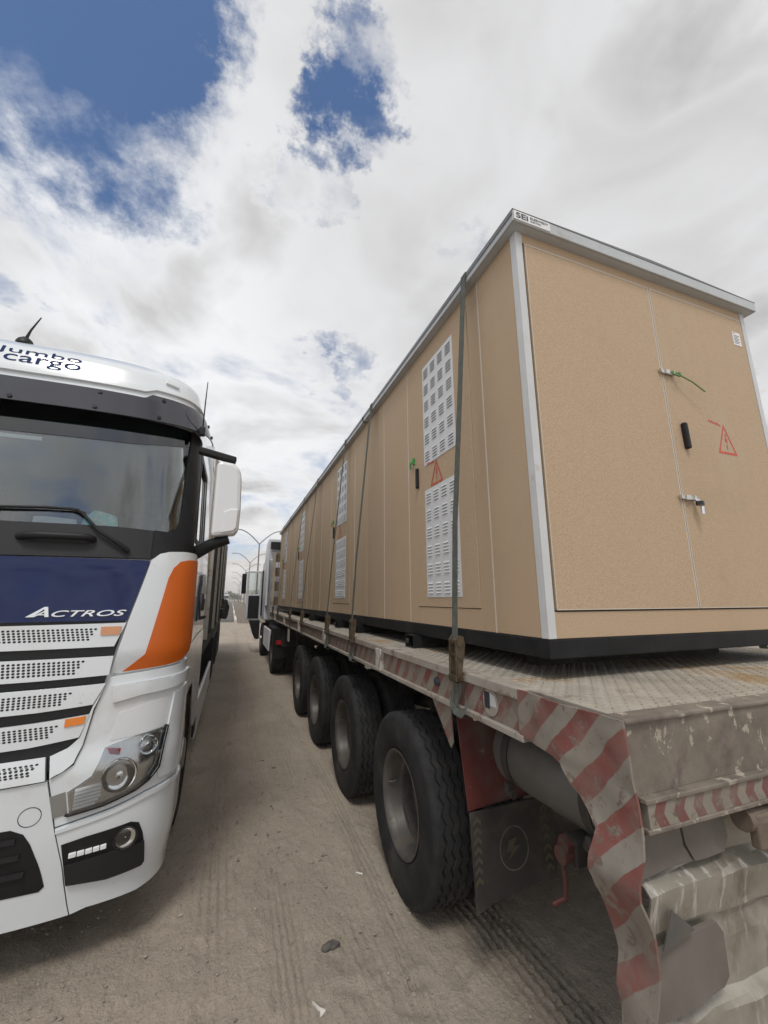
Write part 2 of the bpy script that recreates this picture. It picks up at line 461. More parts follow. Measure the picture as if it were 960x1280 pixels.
def vnoise(x, y, seed=0):
    """smooth value noise on arrays"""
    xi = np.floor(x).astype(np.int64); yi = np.floor(y).astype(np.int64); fx = x - xi; fy = y - yi
    fx = fx * fx * (3 - 2 * fx); fy = fy * fy * (3 - 2 * fy)
    def h(a, b):
        n = (a * 374761393 + b * 668265263 + seed * 69069) & 0x7fffffff
        n = ((n ^ (n >> 13)) * 1274126177) & 0x7fffffff
        return ((n ^ (n >> 16)) & 0xffff) / 65535.0
    return (h(xi, yi) * (1 - fx) + h(xi + 1, yi) * fx) * (1 - fy) + (h(xi, yi + 1) * (1 - fx) + h(xi + 1, yi + 1) * fx) * fy

def fbm(x, y, oct=4, seed=0):
    s_ = 0; a = .5
    for k in range(oct):
        s_ = s_ + a * (vnoise(x * 2 ** k, y * 2 ** k, seed + k) - .5); a *= .5
    return s_

# ================================================================== GROUND
def make_ground():
    xs = np.unique(np.round(np.concatenate([-np.geomspace(3.2, 4000, 40), np.arange(-3.2, -1.2, .06), np.arange(-1.2, 2.6, .0115), np.arange(2.6, 6, .06), np.geomspace(6, 4000, 40)]), 4))
    ys = [-6.0]
    while ys[-1] < 4500:
        y = ys[-1]
        if y < -.5: d = .25
        elif y < 2: d = .022
        else: d = min(.011 * y, 1e9) if y < 80 else .12 * y
        ys.append(y + d)
    ys = np.array(ys)
    Xg, Yg = np.meshgrid(xs, ys)
    H = fbm(Xg * .7, Yg * .5, 3, 3) * .05 + fbm(Xg * 4.3, Yg * 3.1, 4, 11) * .022 + fbm(Xg * 17, Yg * 11, 3, 17) * .012 + fbm(Xg * 41, Yg * 33, 2, 19) * .006
    # ruts and tread prints running with the trucks
    for xc, w, pitch, amp, seed in ((.84, .15, .042, .0085, 1), (.46, .10, .036, .006, 2), (.06, .14, .050, .007, 3), (1.45, .2, .046, .008, 5), (1.02, .07, .032, .007, 6), (-.35, .12, .040, .007, 8)):
        wob = (vnoise(Yg * .22, Yg * 0 + seed, 31) - .5) * .22 + (Yg - 3) * .012 * (1 if seed % 2 else -1)
        u = Xg - xc - wob
        win = np.clip(1.25 - np.abs(u) / w, 0, 1); win = win * win * (3 - 2 * win)
        fade = np.clip(vnoise(Yg * .8 + seed * 7, Xg * 1.6, 41) * 3.4 - 1.0, 0, 1) * (.45 + .55 * vnoise(Yg * 7 + seed, Xg * 9, 43))
        lug = np.cos(2 * PI * (Yg / (.06 if seed % 2 else .11))) * (.5 if seed % 2 else .2)
        H += win * fade * amp * 1.8 * (np.clip(np.cos(2 * PI * u / pitch + lug * 2) * 1.6, -1, 1) - .3) - win * .006
    # scuffs and footprints
    for k in range(240):
        cx, cy = rng.uniform(-.4, 1.3), rng.uniform(.7, 9); r1, r2, a = rng.uniform(.02, .06), rng.uniform(.04, .14), rng.uniform(0, PI)
        m_ = (np.abs(Xg - cx) < .4) & (np.abs(Yg - cy) < .4)
        ux = (Xg[m_] - cx) * math.cos(a) + (Yg[m_] - cy) * math.sin(a); uy = -(Xg[m_] - cx) * math.sin(a) + (Yg[m_] - cy) * math.cos(a)
        q = np.sqrt((ux / r1) ** 2 + (uy / r2) ** 2)
        H[m_] += rng.uniform(.003, .009) * (-np.exp(-q ** 2 * 1.6) + .7 * np.exp(-(q - 1.25) ** 2 * 7))
    fade = np.clip(1 - (np.hypot(Xg, Yg) - 20) / 30, 0, 1)
    H = H * fade
    H += np.where(Yg > 24, 0, 0)
    nx, ny = len(xs), len(ys)
    co = np.stack([Xg, Yg, H], -1).reshape(-1, 3)
    i = np.arange(nx * ny).reshape(ny, nx)
    q = np.stack([i[:-1, :-1], i[:-1, 1:], i[1:, 1:], i[1:, :-1]], -1).reshape(-1, 4)
    me = bpy.data.meshes.new('ground')
    me.vertices.add(len(co)); me.vertices.foreach_set('co', co.ravel())
    me.loops.add(q.size); me.loops.foreach_set('vertex_index', q.ravel().astype(np.int32))
    me.polygons.add(len(q)); me.polygons.foreach_set('loop_start', np.arange(0, q.size, 4, dtype=np.int32))
    me.update(calc_edges=True); me.polygons.foreach_set('use_smooth', [True] * len(q))
    m_ = bpy.data.materials.new('packed_sand'); m_.use_nodes = True
    gg = G(m_.node_tree); p = m_.node_tree.nodes['Principled BSDF']
    o = gg.n('ShaderNodeTexCoord').outputs['Object']
    st = gg.vm('MULTIPLY', o, (1.0, .62, 1.0))
    a = gg.ramp(gg.noise(o, .9, 6, .6), .3, .7)
    c = gg.mix(a, (.40, .342, .278), (.33, .28, .228))
    c = gg.mix(gg.ramp(gg.noise(st, 9, 6, .65), .50, .72, 0, .55), c, (.45, .385, .31))
    c = gg.mix(gg.ramp(gg.noise(o, 42, 8, .78), .50, .64, 0, .45), c, (.21, .175, .14))
    c = gg.mix(gg.ramp(gg.noise(gg.vm('ADD', o, (3.1, 1.7, 0)), 90, 6, .75), .55, .66, 0, .5), c, (.50, .44, .365))
    c = gg.mix(gg.ramp(gg.noise(st, 2.1, 7, .6), .60, .75, 0, .6), c, (.15, .125, .104))
    c = gg.mix(gg.ramp(gg.noise(o, 150, 3, .6), .62, .70, 0, .7), c, (.10, .085, .07))
    gg.put(p.inputs['Base Color'], c); p.inputs['Roughness'].default_value = .95; p.inputs['Specular IOR Level'].default_value = .2
    b = gg.n('ShaderNodeBump'); b.inputs['Strength'].default_value = 1.0; b.inputs['Distance'].default_value = .022
    gg.put(b.inputs['Height'], gg.m('ADD', gg.m('MULTIPLY', gg.noise(o, 70, 6, .7), .6), gg.noise(st, 24, 5, .6))); gg.L.new(b.outputs[0], p.inputs['Normal'])
    me.materials.append(m_)
    ob = bpy.data.objects.new('ground', me); col.objects.link(ob); struct(ob)
    return ob
make_ground()

def ico(mb, c, r, sq=.6):
    t = (1 + 5 ** .5) / 2
    V = [(-1, t, 0), (1, t, 0), (-1, -t, 0), (1, -t, 0), (0, -1, t), (0, 1, t), (0, -1, -t), (0, 1, -t), (t, 0, -1), (t, 0, 1), (-t, 0, -1), (-t, 0, 1)]
    Fc = [(0, 11, 5), (0, 5, 1), (0, 1, 7), (0, 7, 10), (0, 10, 11), (1, 5, 9), (5, 11, 4), (11, 10, 2), (10, 7, 6), (7, 1, 8), (3, 9, 4), (3, 4, 2), (3, 2, 6), (3, 6, 8), (3, 8, 9), (4, 9, 5), (2, 4, 11), (6, 2, 10), (8, 6, 7), (9, 8, 1)]
    mb.add([(c[0] + v[0] * r / 1.9 * random.uniform(.6, 1.4), c[1] + v[1] * r / 1.9 * random.uniform(.6, 1.4), c[2] + v[2] * r / 1.9 * sq * random.uniform(.6, 1.2)) for v in V], Fc)
mb = MB()
for k in range(2200):
    y = .8 + 9 * random.random() ** 1.6
    ico(mb, (random.uniform(-1.0, 1.6), y, .004), random.choice((.002, .003, .003, .004, .005, .006, .008, .011)))
pb = mb.build('pebbles', 'pebble'); struct(pb, 'stuff'); pb['label'] = 'small stones and grit scattered over the sand'
# scraps lying in the sand
def scrap(name, cx, cy, pts, m, label, cat, h=.006):
    mb = MB(); n = len(pts)
    top = [(cx + a, cy + b, .006 + random.uniform(0, h)) for a, b in pts]; ctr = (cx, cy, .009 + h * .4)
    mb.add(top + [ctr] + [(x, y, -.01) for x, y, z in top], [(i, (i + 1) % n, n) for i in range(n)] + [(i, n + 1 + i, n + 1 + (i + 1) % n, (i + 1) % n) for i in range(n)])
    return tag(mb.build(name, m), label, cat)
blob = lambda rx, ry, n=16: [(rx * math.cos(2 * PI * k / n) * random.uniform(.6, 1.15), ry * math.sin(2 * PI * k / n) * random.uniform(.6, 1.15)) for k in range(n)]
scrap('tar_scrap', .62, 2.52, blob(.05, .034, 22), 'scrap_dark', 'flat dark crumbled tar scrap lying on the sand between the trucks', 'scrap')
scrap('plastic_scrap', .50, 2.20, [(-.028, .04), (-.022, .043), (-.004, .0), (.022, -.016), (.02, -.025), (-.004, -.036), (-.006, -.026), (.008, -.02), (-.012, -.004)], 'scrap_white', 'curled white plastic scrap lying on tyre prints in the sand', 'scrap', .012)
scrap('cigarette_end', .93, 3.02, [(-.022, .014), (-.014, .02), (.022, -.014), (.014, -.02)], 'scrap_white', 'small white butt on the sand beside the nearest trailer wheel', 'litter')
for k, (sx, sy, l) in enumerate(((.55, 5.0, 'dark dry mud crumb nearest the second trailer wheel'), (.46, 5.25, 'dark dry mud crumb just left of another in the middle of the lane'), (.60, 5.5, 'farthest of the dark dry mud crumbs in the lane'))):
    t_ = scrap('mud_crumb', sx, sy, blob(.045, .022, 11), 'scrap_dark', l, 'mud'); t_['group'] = 'mud crumbs in the lane'

# ================================================================== FLATBED TRAILER
XL, XR, XM = 1.13, 3.63, 2.38
DECK = 1.44
TY0, TY1 = .99, 13.25
trailer = thing('flatbed_trailer', (XM, 7, 0), 'worn flatbed trailer with red and white striped rails carrying the tan kiosks', 'trailer')

# deck plates
yy = TY0 + .02
k = 0
for y1 in (2.62, 4.2, 5.8, 7.4, 9.0, 10.6, 12.2, TY1):
    MB().box(XL + .03, XR - .03, yy, y1 - .006, DECK - .02, DECK).build('deck_plate', 'deck_steel', trailer, bevel=.003)
    yy = y1
# raised tread pattern
mb = MB()
def lozenge(x, y, s_, l=.017, w=.006, h=.0042):
    a = PI / 4 * s_; c, s2 = math.cos(a), math.sin(a)
    P = [(l, 0), (0, w), (-l, 0), (0, -w)]
    mb.add([(x + u * c - v * s2, y + u * s2 + v * c, DECK) for u, v in P] + [(x, y, DECK + h)], [(0, 1, 4), (1, 2, 4), (2, 3, 4), (3, 0, 4)])
p_ = .034
for i in range(int(2.42 / p_)):
    for j in range(int(1.5 / p_)):
        lozenge(XL + .06 + i * p_, TY0 + .05 + j * p_, 1 if (i + j) % 2 else -1)
for i in range(8):
    for j in range(int(4.0 / p_)):
        lozenge(XL + .06 + i * p_, TY0 + .05 + (int(1.5 / p_) + j) * p_, 1 if (i + j) % 2 else -1)
tr = mb.build('deck_tread', 'tread_steel', trailer); struct(tr, 'stuff')

# sand and mud blown on to the deck
def sheet(name, poly, m, z):
    return MB().prism(poly, lambda a, b, d: (a, b, d), z, z + .002).build(name, m, trailer)

# side rails (lip, flange) and striped boards between the stake pockets
pockets = (3.14, 5.18, 7.3, 9.4, 11.5)
for s_, x0 in ((1, XL), (-1, XR)):
    X = lambda d: x0 + s_ * d
    a, b = sorted((X(-.018), X(.06)))
    MB().box(a, b, 1.44, TY1, 1.398, DECK + .004).build('rail_lip', 'rail_paint', trailer, bevel=.006)
    a, b = sorted((X(-.022), X(.07)))
    MB().box(a, b, 1.44, TY1, 1.248, 1.274).build('rail_flange', 'rail_paint', trailer, bevel=.004)
    y0 = 1.40
    for pk in pockets + (TY1 + .06,):
        a, b = sorted((X(.0), X(.03)))
        MB().box(a, b, y0, pk - .055, 1.2745, 1.3975).build('stripe_board', 'stripe_side', trailer)
        y0 = pk + .055
    for pk in pockets:
        a, b = sorted((X(-.026), X(.03)))
        mbp = MB().box(a, b, pk - .055, pk - .043, 1.2745, 1.42).box(a, b, pk + .043, pk + .055, 1.2745, 1.42)
        a, b = sorted((X(-.028), X(-.016)))
        mbp.box(a, b, pk - .056, pk + .056, 1.262, 1.42)
        mbp.build('stake_pocket', 'pocket_paint', trailer, bevel=.004)

# buckled rear corner plate, striped, running down as a post
CP = [(1.46, 1.442), (.985, 1.442), (.972, 1.24), (.962, 1.17), (.955, 1.11), (.965, .94), (.985, .72), (1.0, .50), (1.105, .50), (1.10, .66), (1.10, .81), (1.12, .90), (1.135, .99), (1.112, 1.11), (1.18, 1.175), (1.235, 1.25), (1.33, 1.268), (1.46, 1.268)]
def corner_map(s_, x0):
    def fn(y, z, o):
        q = np.array([y * 6.0]); w = np.array([z * 6.0])
        d = float(fbm(q, w, 3, 5)[0]) * .05 + float(fbm(q * 3, w * 3, 3, 9)[0]) * .022
        e = -.035 * math.exp(-((z - 1.02) / .07) ** 2) + .03 * math.exp(-((z - .83) / .08) ** 2) - .02 * math.exp(-((y - 1.22) / .09) ** 2) * (1 if z > 1.2 else .3)
        k_ = min(1, (1.46 - y) / .12)
        return (x0 + s_ * (-.012 - o + (d + e) * k_), y, z)
    return fn
panel('corner_plate', CP, corner_map(1, XL), 'stripe_corner', trailer, 0, .008, .025, .025, 50)
panel('corner_plate', CP, corner_map(-1, XR), 'stripe_corner', trailer, 0, .008, .05, .05, 50)

# rear beam, chevron ledge, bent skirt
def rear_map(base, amp, sc_=5.0, seed=3):
    def fn(x, z, o):
        d = float(fbm(np.array([x * sc_]), np.array([z * sc_]), 3, seed)[0]) * amp
        return (x, base - o + d, z)
    return fn
panel('rear_beam', [(XL + .006, 1.236), (XR - .006, 1.236), (XR - .006, 1.43), (XL + .006, 1.43)], rear_map(1.03, .018), 'rear_paint', trailer, 0, .04, .06, .03, 50, .006)
MB().box(XL - .004, XR + .004, .978, 1.05, 1.4305, 1.4475).build('rear_edge_bar', 'rear_paint', trailer, bevel=.006)
panel('chevron_ledge', [(XL + .03, 1.158), (XR - .03, 1.158), (XR - .03, 1.222), (XL + .03, 1.222)], rear_map(1.0, .010, 4), 'stripe_rear', trailer, 0, .03, .05, .03, 50)
MB().box(XL + .02, XR - .02, .962, 1.02, 1.2225, 1.2355).build('ledge_lip', 'rear_paint', trailer, bevel=.003)
MB().box(XL + .02, XR - .02, .965, 1.02, 1.1445, 1.1575).build('ledge_lip', 'rear_paint', trailer, bevel=.003)
_sk = np.random.default_rng(12).uniform(-1, 1, (40, 60))
def skirt_map(x, z, o):
    # flat facets between creases, like sheet metal pushed in by knocks
    gx, gz = (x + .45 * z) / .17, z / .095
    i, j = int(math.floor(gx)), int(math.floor(gz)); a, b = gx - i, gz - j
    P = lambda u, v: _sk[v % 40, u % 60]
    if a + b < 1: d = P(i, j) + (P(i + 1, j) - P(i, j)) * a + (P(i, j + 1) - P(i, j)) * b
    else: d = P(i + 1, j + 1) + (P(i, j + 1) - P(i + 1, j + 1)) * (1 - a) + (P(i + 1, j) - P(i + 1, j + 1)) * (1 - b)
    lip = float(np.interp(z + .04 * (x - 1.3), [.46, .62, .64, .83, .85, .97, .985, 1.16], [.0, .0, .03, .03, .0, -.025, .03, .03]))
    return (x, 1.045 - o + lip + .013 * d, z)
panel('rear_skirt', [(XL + .05, .46), (XR - .05, .46), (XR - .05, 1.15), (XL + .05, 1.15)], skirt_map, 'bent_sheet', trailer, 0, .006, .0212, .0158, 12)
def board_map(y0, tilt, yaw):
    return lambda x, z, o: (x, y0 - o + (z - 1.05) * tilt + (x - 1.3) * yaw + .004 * math.sin(x * 23 + z * 9), z)
panel('lamp_board', [(1.165, 1.0), (1.40, 1.003), (1.372, 1.05), (1.366, 1.108), (1.165, 1.10)], board_map(1.048, .05, .01), 'board_brown', trailer, 0, .012, .05, .05, 40, .003)
panel('lamp_board', [(1.406, 1.003), (1.555, 1.0), (1.585, 1.035), (1.58, 1.09), (1.565, 1.108), (1.372, 1.109), (1.379, 1.052)], board_map(1.046, .05, .01), 'board_brown', trailer, 0, .012, .05, .05, 40, .003)
panel('lamp_board', [(1.145, .655), (1.46, .668), (1.485, .69), (1.485, .80), (1.462, .832), (1.145, .818)], board_map(1.05, .02, .01), 'board_brown', trailer, 0, .014, .05, .05, 40, .003)
panel('grey_patch', [(1.20, .835), (1.345, .85), (1.255, .92)], board_map(1.02, .02, .01), 'tank_grey', trailer, 0, .004, .05, .05, 40)
MB().tube([(1.60, 1.0, 1.10), (1.9, .985, 1.075), (2.6, 1.0, 1.09)], .035, 10).build('bumper_tube', 'rust_steel', trailer, smooth=40)
MB().box(1.62, 1.72, .965, .995, 1.02, 1.12).build('lamp_bracket', 'rust_steel', trailer, bevel=.006)

# chassis beams, cross members, axles
for x in (1.86, 2.90):
    MB().box(x - .07, x + .07, 1.1, TY1 - .2, .93, .95).box(x - .008, x + .008, 1.1, TY1 - .2, .95, 1.36).box(x - .07, x + .07, 1.1, TY1 - .2, 1.36, 1.415).build('chassis_beam', 'chassis_dark', trailer)
y = 1.35
while y < TY1:
    MB().box(XL + .05, XR - .05, y - .03, y + .03, 1.30, 1.418).build('cross_member', 'chassis_dark', trailer)
    y += .62
AX = (2.74, 4.20, 5.68, 7.15)
TR = .528
TXO, TXI = 1.235, 1.575

# tyre with zigzag grooves
def tyre_mesh(R=TR, w=.285, rim=.29, zig=38, k=4, name='tyre'):
    n = zig * k; h = w / 2
    prof = [(-h * .72, rim, 0), (-h * .92, rim + .03, 0), (-h * 1.0, rim + .10, 0), (-h * .985, rim + .16, 0), (-h * .93, R - .035, 0), (-h * .90, R - .017, 3), (-h * .855, R - .007, 2), (-h * .80, R - .002, 0)]
    for gi, gc in enumerate((-.52, -.175, .175, .52)):
        c = gc * h; a = .010
        prof += [(c - .0085, R, a), (c - .0055, R - .014, a), (c + .0045, R - .014, a), (c + .0075, R, a)]
    prof += [(-u, r, z_) for u, r, z_ in prof[:8][::-1]]
    V = []; Fc = []
    for u, r, z_ in prof:
        for q in range(n):
            th = 2 * PI * q / n; ph = q % k
            if z_ == 3 or z_ == 2:
                rr = r - (.012 if ph in (0,) else 0); uu = u
            else: rr = r; uu = u + z_ * ((1, 0, -1, 0)[ph] if k == 4 else (1 if ph else -1))
            V.append((uu, rr * math.cos(th), rr * math.sin(th)))
    for i in range(len(prof) - 1):
        for q in range(n): Fc.append((i * n + q, i * n + (q + 1) % n, (i + 1) * n + (q + 1) % n, (i + 1) * n + q))
    me = bpy.data.meshes.new(name); me.from_pydata(V, [], Fc); me.materials.append(MATS['tyre']); me.materials.append(MATS['tyre_side'])
    me.polygons.foreach_set('material_index', [1 if (i // n) < 4 or (i // n) > len(prof) - 6 else 0 for i in range(len(Fc))])
    bm = bmesh.new(); bm.from_mesh(me); bmesh.ops.recalc_face_normals(bm, faces=bm.faces); bm.to_mesh(me); bm.free()
    shade(me, 38)
    return me
ME_TYRE = tyre_mesh()
def rim_mesh(name, m, dish, hubp):
    """dish: axial depth of the disc (positive = away from the outer face at -x)"""
    mb = MB()
    fn = lambda a, c, s: (a, c, s)
    mb.lathe([(-.118, .298), (-.124, .302), (-.126, .292), (-.112, .284), (-.09, .268), (-.06, .258), (dish - .02, .25), (dish, .235), (dish + .004, .17), (dish - .012, .155), (dish - .012, .13), (hubp, .12), (hubp - .008, .105), (hubp - .012, .0001)], fn, 48)
    for q in range(10):
        a = 2 * PI * q / 10
        mb.lathe([(dish, .014), (dish - .028, .014), (dish - .028, .0001)], lambda u, c, s, a=a: (u, .20 * math.cos(a) + c, .20 * math.sin(a) + s), 6)
    mb.lathe([(.118, .298), (.10, .28), (.06, .258), (dish, .25)], fn, 48)
    o = mb.build(name, m, smooth=35); me = o.data; bpy.data.objects.remove(o); return me
def deep_rim_mesh():
    mb = MB(); fn = lambda a, c, s: (a, c, s)
    mb.lathe([(-.116, .297), (-.126, .303), (-.129, .296), (-.126, .290), (-.108, .277), (-.075, .268), (-.03, .262), (-.012, .254), (-.004, .240), (-.004, .232)], fn, 56)
    mb.lathe([(.118, .298), (.10, .28), (.06, .262), (.02, .25)], fn, 40)
    mb.mi = 1
    mb.lathe([(-.004, .232), (.004, .226), (.06, .222), (.092, .214), (.096, .15), (.085, .135), (.03, .122), (.015, .105), (.012, .055), (-.004, .05), (-.006, .0001)], fn, 56)
    mb.mi = 0
    for q in range(10):
        a = 2 * PI * q / 10
        mb.lathe([(.095, .016), (.06, .015), (.058, .009), (.045, .008), (.045, .0001)], lambda u, c, s, a=a: (u, .178 * math.cos(a) + c, .178 * math.sin(a) + s), 6)
    mb.tube([(-.10, .262, .02), (-.075, .245, .02), (-.05, .235, .03)], .005, 6)
    o = mb.build('rim', ['wheel_grey', 'hub_dark'], smooth=35); me = o.data; bpy.data.objects.remove(o); return me
ME_RIM_DEEP = deep_rim_mesh()
ME_RIM_FLAT = rim_mesh('rim', 'alu_rim', -.075, -.15)
def wheel(parent, x, y, z, rim, tyre=None, flip=False, rot=0.0, scale=1.0):
    t = bpy.data.objects.new('wheel', tyre or ME_TYRE); col.objects.link(t); t.location = (x, y, z); t.rotation_euler = (rot, 0, PI if flip else 0); t.scale = (scale,) * 3
    attach(t, parent)
    r = bpy.data.objects.new('rim', rim); col.objects.link(r); r.parent = t
    return t
for i, y in enumerate(AX):
    wheel(trailer, TXO, y, TR - .012, ME_RIM_DEEP, rot=.13 * i)
    wheel(trailer, TXI, y, TR - .012, ME_RIM_DEEP, flip=True, rot=.31 * i)
    wheel(trailer, 2 * XM - TXO, y, TR - .012, ME_RIM_DEEP, flip=True, rot=.2 * i)
    wheel(trailer, 2 * XM - TXI, y, TR - .012, ME_RIM_DEEP, rot=.4 * i)
    MB().tube([(TXO, y, TR), (2 * XM - TXO, y, TR)], .075, 12).build('axle', 'chassis_dark', trailer, smooth=40)
    MB().tube([(1.86, y - .6, .86), (1.86, y - .3, .80), (1.86, y, .77), (1.86, y + .3, .80), (1.86, y + .6, .86)], .045, 8).build('leaf_spring', 'chassis_dark', trailer, smooth=40)

# mudguard, flap, gusset, marker lamp behind the rear axle
gm = lambda x, z, o: (x, 1.985 + .02 * math.sin((x - 1.15) * 5) - o + .10 * (z - .8), z)
panel('mudguard', [(1.17, .775), (1.66, .79), (1.66, 1.245), (1.145, 1.245)], gm, 'red_paint', trailer, 0, .008, .06, .06, 40)
fm = lambda x, z, o: (x, 1.975 - o - .05 * (.8 - z) + .02 * math.sin((x - 1.1) * 8) * (.8 - z) * 3, z)
flap = panel('mud_flap', [(1.17, .77), (1.665, .785), (1.66, .60), (1.63, .445), (1.42, .405), (1.30, .375), (1.185, .35)], fm, 'flap_rubber', trailer, 0, .012, .04, .04, 40)
ring = []
for q in range(40):
    a = 2 * PI * q / 40; ring.append((1.41 + .082 * math.cos(a), .585 + .098 * math.sin(a)))
ring2 = [(1.41 + (x - 1.41) * .93, .585 + (z - .585) * .93) for x, z in ring]
mb = MB(); n = 40
mb.add([fm(x, z, .0135) for x, z in ring] + [fm(x, z, .0135) for x, z in ring2], [(i, (i + 1) % n, n + (i + 1) % n, n + i) for i in range(n)])
mb.build('flap_emblem', 'flap_print', flap)
panel('flap_bolt', [(1.385, .62), (1.43, .63), (1.405, .592), (1.45, .595), (1.375, .535), (1.40, .575), (1.37, .57)], fm, 'flap_yellow', flap, .0125, .001, .1, .1)
for x0 in (1.205, 1.60):
    mb = MB()
    for q in range(7):
        z0 = .46 + q * .042
        mb.add([fm(x0 - .022, z0, .0135), fm(x0, z0 + .02, .0135), fm(x0 + .022, z0, .0135), fm(x0 + .022, z0 + .02, .0135), fm(x0, z0 + .04, .0135), fm(x0 - .022, z0 + .02, .0135)], [(0, 1, 4, 5), (1, 2, 3, 4)])
    mb.build('flap_chevrons', 'flap_yellow', flap)
panel('gusset', [(2.27, 1.247), (2.05, 1.247), (2.035, 1.07), (2.06, 1.04)], lambda y, z, o: (1.135 - o, y, z), 'stripe_corner', trailer, 0, .006, .05, .05)
MB().obox((1.235, 1.958, 1.205), (.05, .018, .035)).build('marker_lamp', 'lamp_glass', trailer, bevel=.006)
MB().tube([(1.30, 1.95, 1.24), (1.30, 1.94, 1.2), (1.31, 1.935, 1.185), (1.315, 1.94, 1.16)], .005, 6).build('wire', 'trim_light', trailer)
# air tank with bands
tfn = lambda a, c, s: (1.385 + c, a, 1.085 + s)
mb = MB().lathe([(1.12, .0001), (1.125, .08), (1.15, .14), (1.18, .158), (1.82, .158), (1.85, .14), (1.875, .08), (1.88, .0001)], tfn, 32)
tank = mb.build('air_tank', 'tank_grey', trailer, smooth=40)
for y in (1.28, 1.74):
    MB().lathe([(y - .022, .159), (y - .022, .164), (y + .022, .164), (y + .022, .159)], tfn, 32).build('tank_band', 'chassis_dark', tank, smooth=40)
    MB().obox((1.245, y, .955), (.03, .03, .05)).tube([(1.25, y - .03, .94), (1.25, y + .03, .94)], .018, 10).build('band_bolt', 'chassis_dark', tank, bevel=.003)
# winch box with red crank
MB().box(1.23, 1.85, 1.34, 1.42, .85, .93).build('winch_tube', 'chassis_dark', trailer, bevel=.006)
mb = MB().tube([(1.19, 1.38, .885), (1.25, 1.38, .885)], .03, 12).obox((1.215, 1.375, .91), (.03, .05, .05), (.3, 0, 0))
mb.tube([(1.20, 1.38, .885), (1.205, 1.38, .80), (1.205, 1.385, .755), (1.20, 1.385, .745), (1.15, 1.39, .735)], .0085, 8)
mb.build('crank_handle', 'crank_paint', trailer, smooth=40)
# far under-run bar, landing leg and front board
for x in (1.45, 3.3):
    MB().box(x - .06, x + .06, 9.15, 9.27, .28, 1.30).box(x - .1, x + .1, 9.11, 9.31, .255, .285).build('landing_leg', 'chassis_dark', trailer, bevel=.005)
MB().box(1.115, 1.128, 8.5, 8.72, .98, 1.22).build('side_plate', 'pocket_paint', trailer)
for x in (1.18, 2.38, 3.58):
    MB().box(x - .05, x + .05, TY1 - .02, TY1 + .06, DECK, 3.25).build('bulkhead_post', 'cargo_tan', trailer, bevel=.006)
for z in (1.75, 2.2, 2.65, 3.1):
    MB().box(1.13, 3.63, TY1 + .065, TY1 + .10, z - .14, z + .14).build('bulkhead_board', 'rust_steel', trailer)
# round sticker and side lamp on the rail
rx = lambda y, z, o: (XL - .001 - o, y, z)
disc = lambda cy, cz, r, n=24: [(cy + r * math.cos(2 * PI * q / n), cz + r * math.sin(2 * PI * q / n)) for q in range(n)]
st = MB().prism(disc(1.675, 1.345, .058), rx, 0, .003).build('round_sticker', 'rail_paint', trailer)
MB().prism([(1.72, 1.315), (1.72, 1.385), (1.68, 1.385), (1.68, 1.315)], rx, .003, .004).build('sticker_print', 'ink_dark', st)
MB().prism([(1.675, 1.33), (1.675, 1.385), (1.64, 1.375), (1.63, 1.33)], rx, .003, .004).build('sticker_print', 'trim_grey', st)
MB().lathe([(0, .024), (.012, .022), (.017, .012), (.018, .0001)], lambda a, c, s: (XL - a, 2.19 + c * 1.3, 1.342 + s), 16).build('side_lamp', 'ink_dark', trailer, smooth=50)

# ================================================================== SUBSTATION KIOSKS
KX0, KX1 = 1.35, 3.35
KB, KW, KT = 1.535, 1.622, 3.822
def tri_sign(name, fn, w, h, parent):
    """stencilled warning triangle with a lightning bolt, a flat print"""
    P = [(-.5, 0), (.5, 0), (0, 1.0)]; c = (0, .36); q = .80
    P2 = [(c[0] + (a - c[0]) * q, c[1] + (b - c[1]) * q) for a, b in P]
    mb = MB().add([fn(a * w, b * h) for a, b in P] + [fn(a * w, b * h) for a, b in P2], [(i, (i + 1) % 3, 3 + (i + 1) % 3, 3 + i) for i in range(3)])
    bolt = [(.0, .68), (.06, .68), (.02, .50), (.09, .52), (.02, .24), (.06, .27), (.0, .13), (-.03, .29), (.0, .27), (.02, .42), (-.06, .40)]
    mb.add([fn(a * w, b * h) for a, b in bolt], [tuple(range(len(bolt)))])
    for i in range(5):
        a0 = -.78 + i * .13
        mb.add([fn((a0 + u) * w, (1.0 - .02 * i + v) * h) for u, v in ((0, 0), (.10, -.03), (.10, .02 + .05 * (i % 2)), (0, .06))], [(0, 1, 2, 3)])
    return mb.build(name, 'red_print', parent)

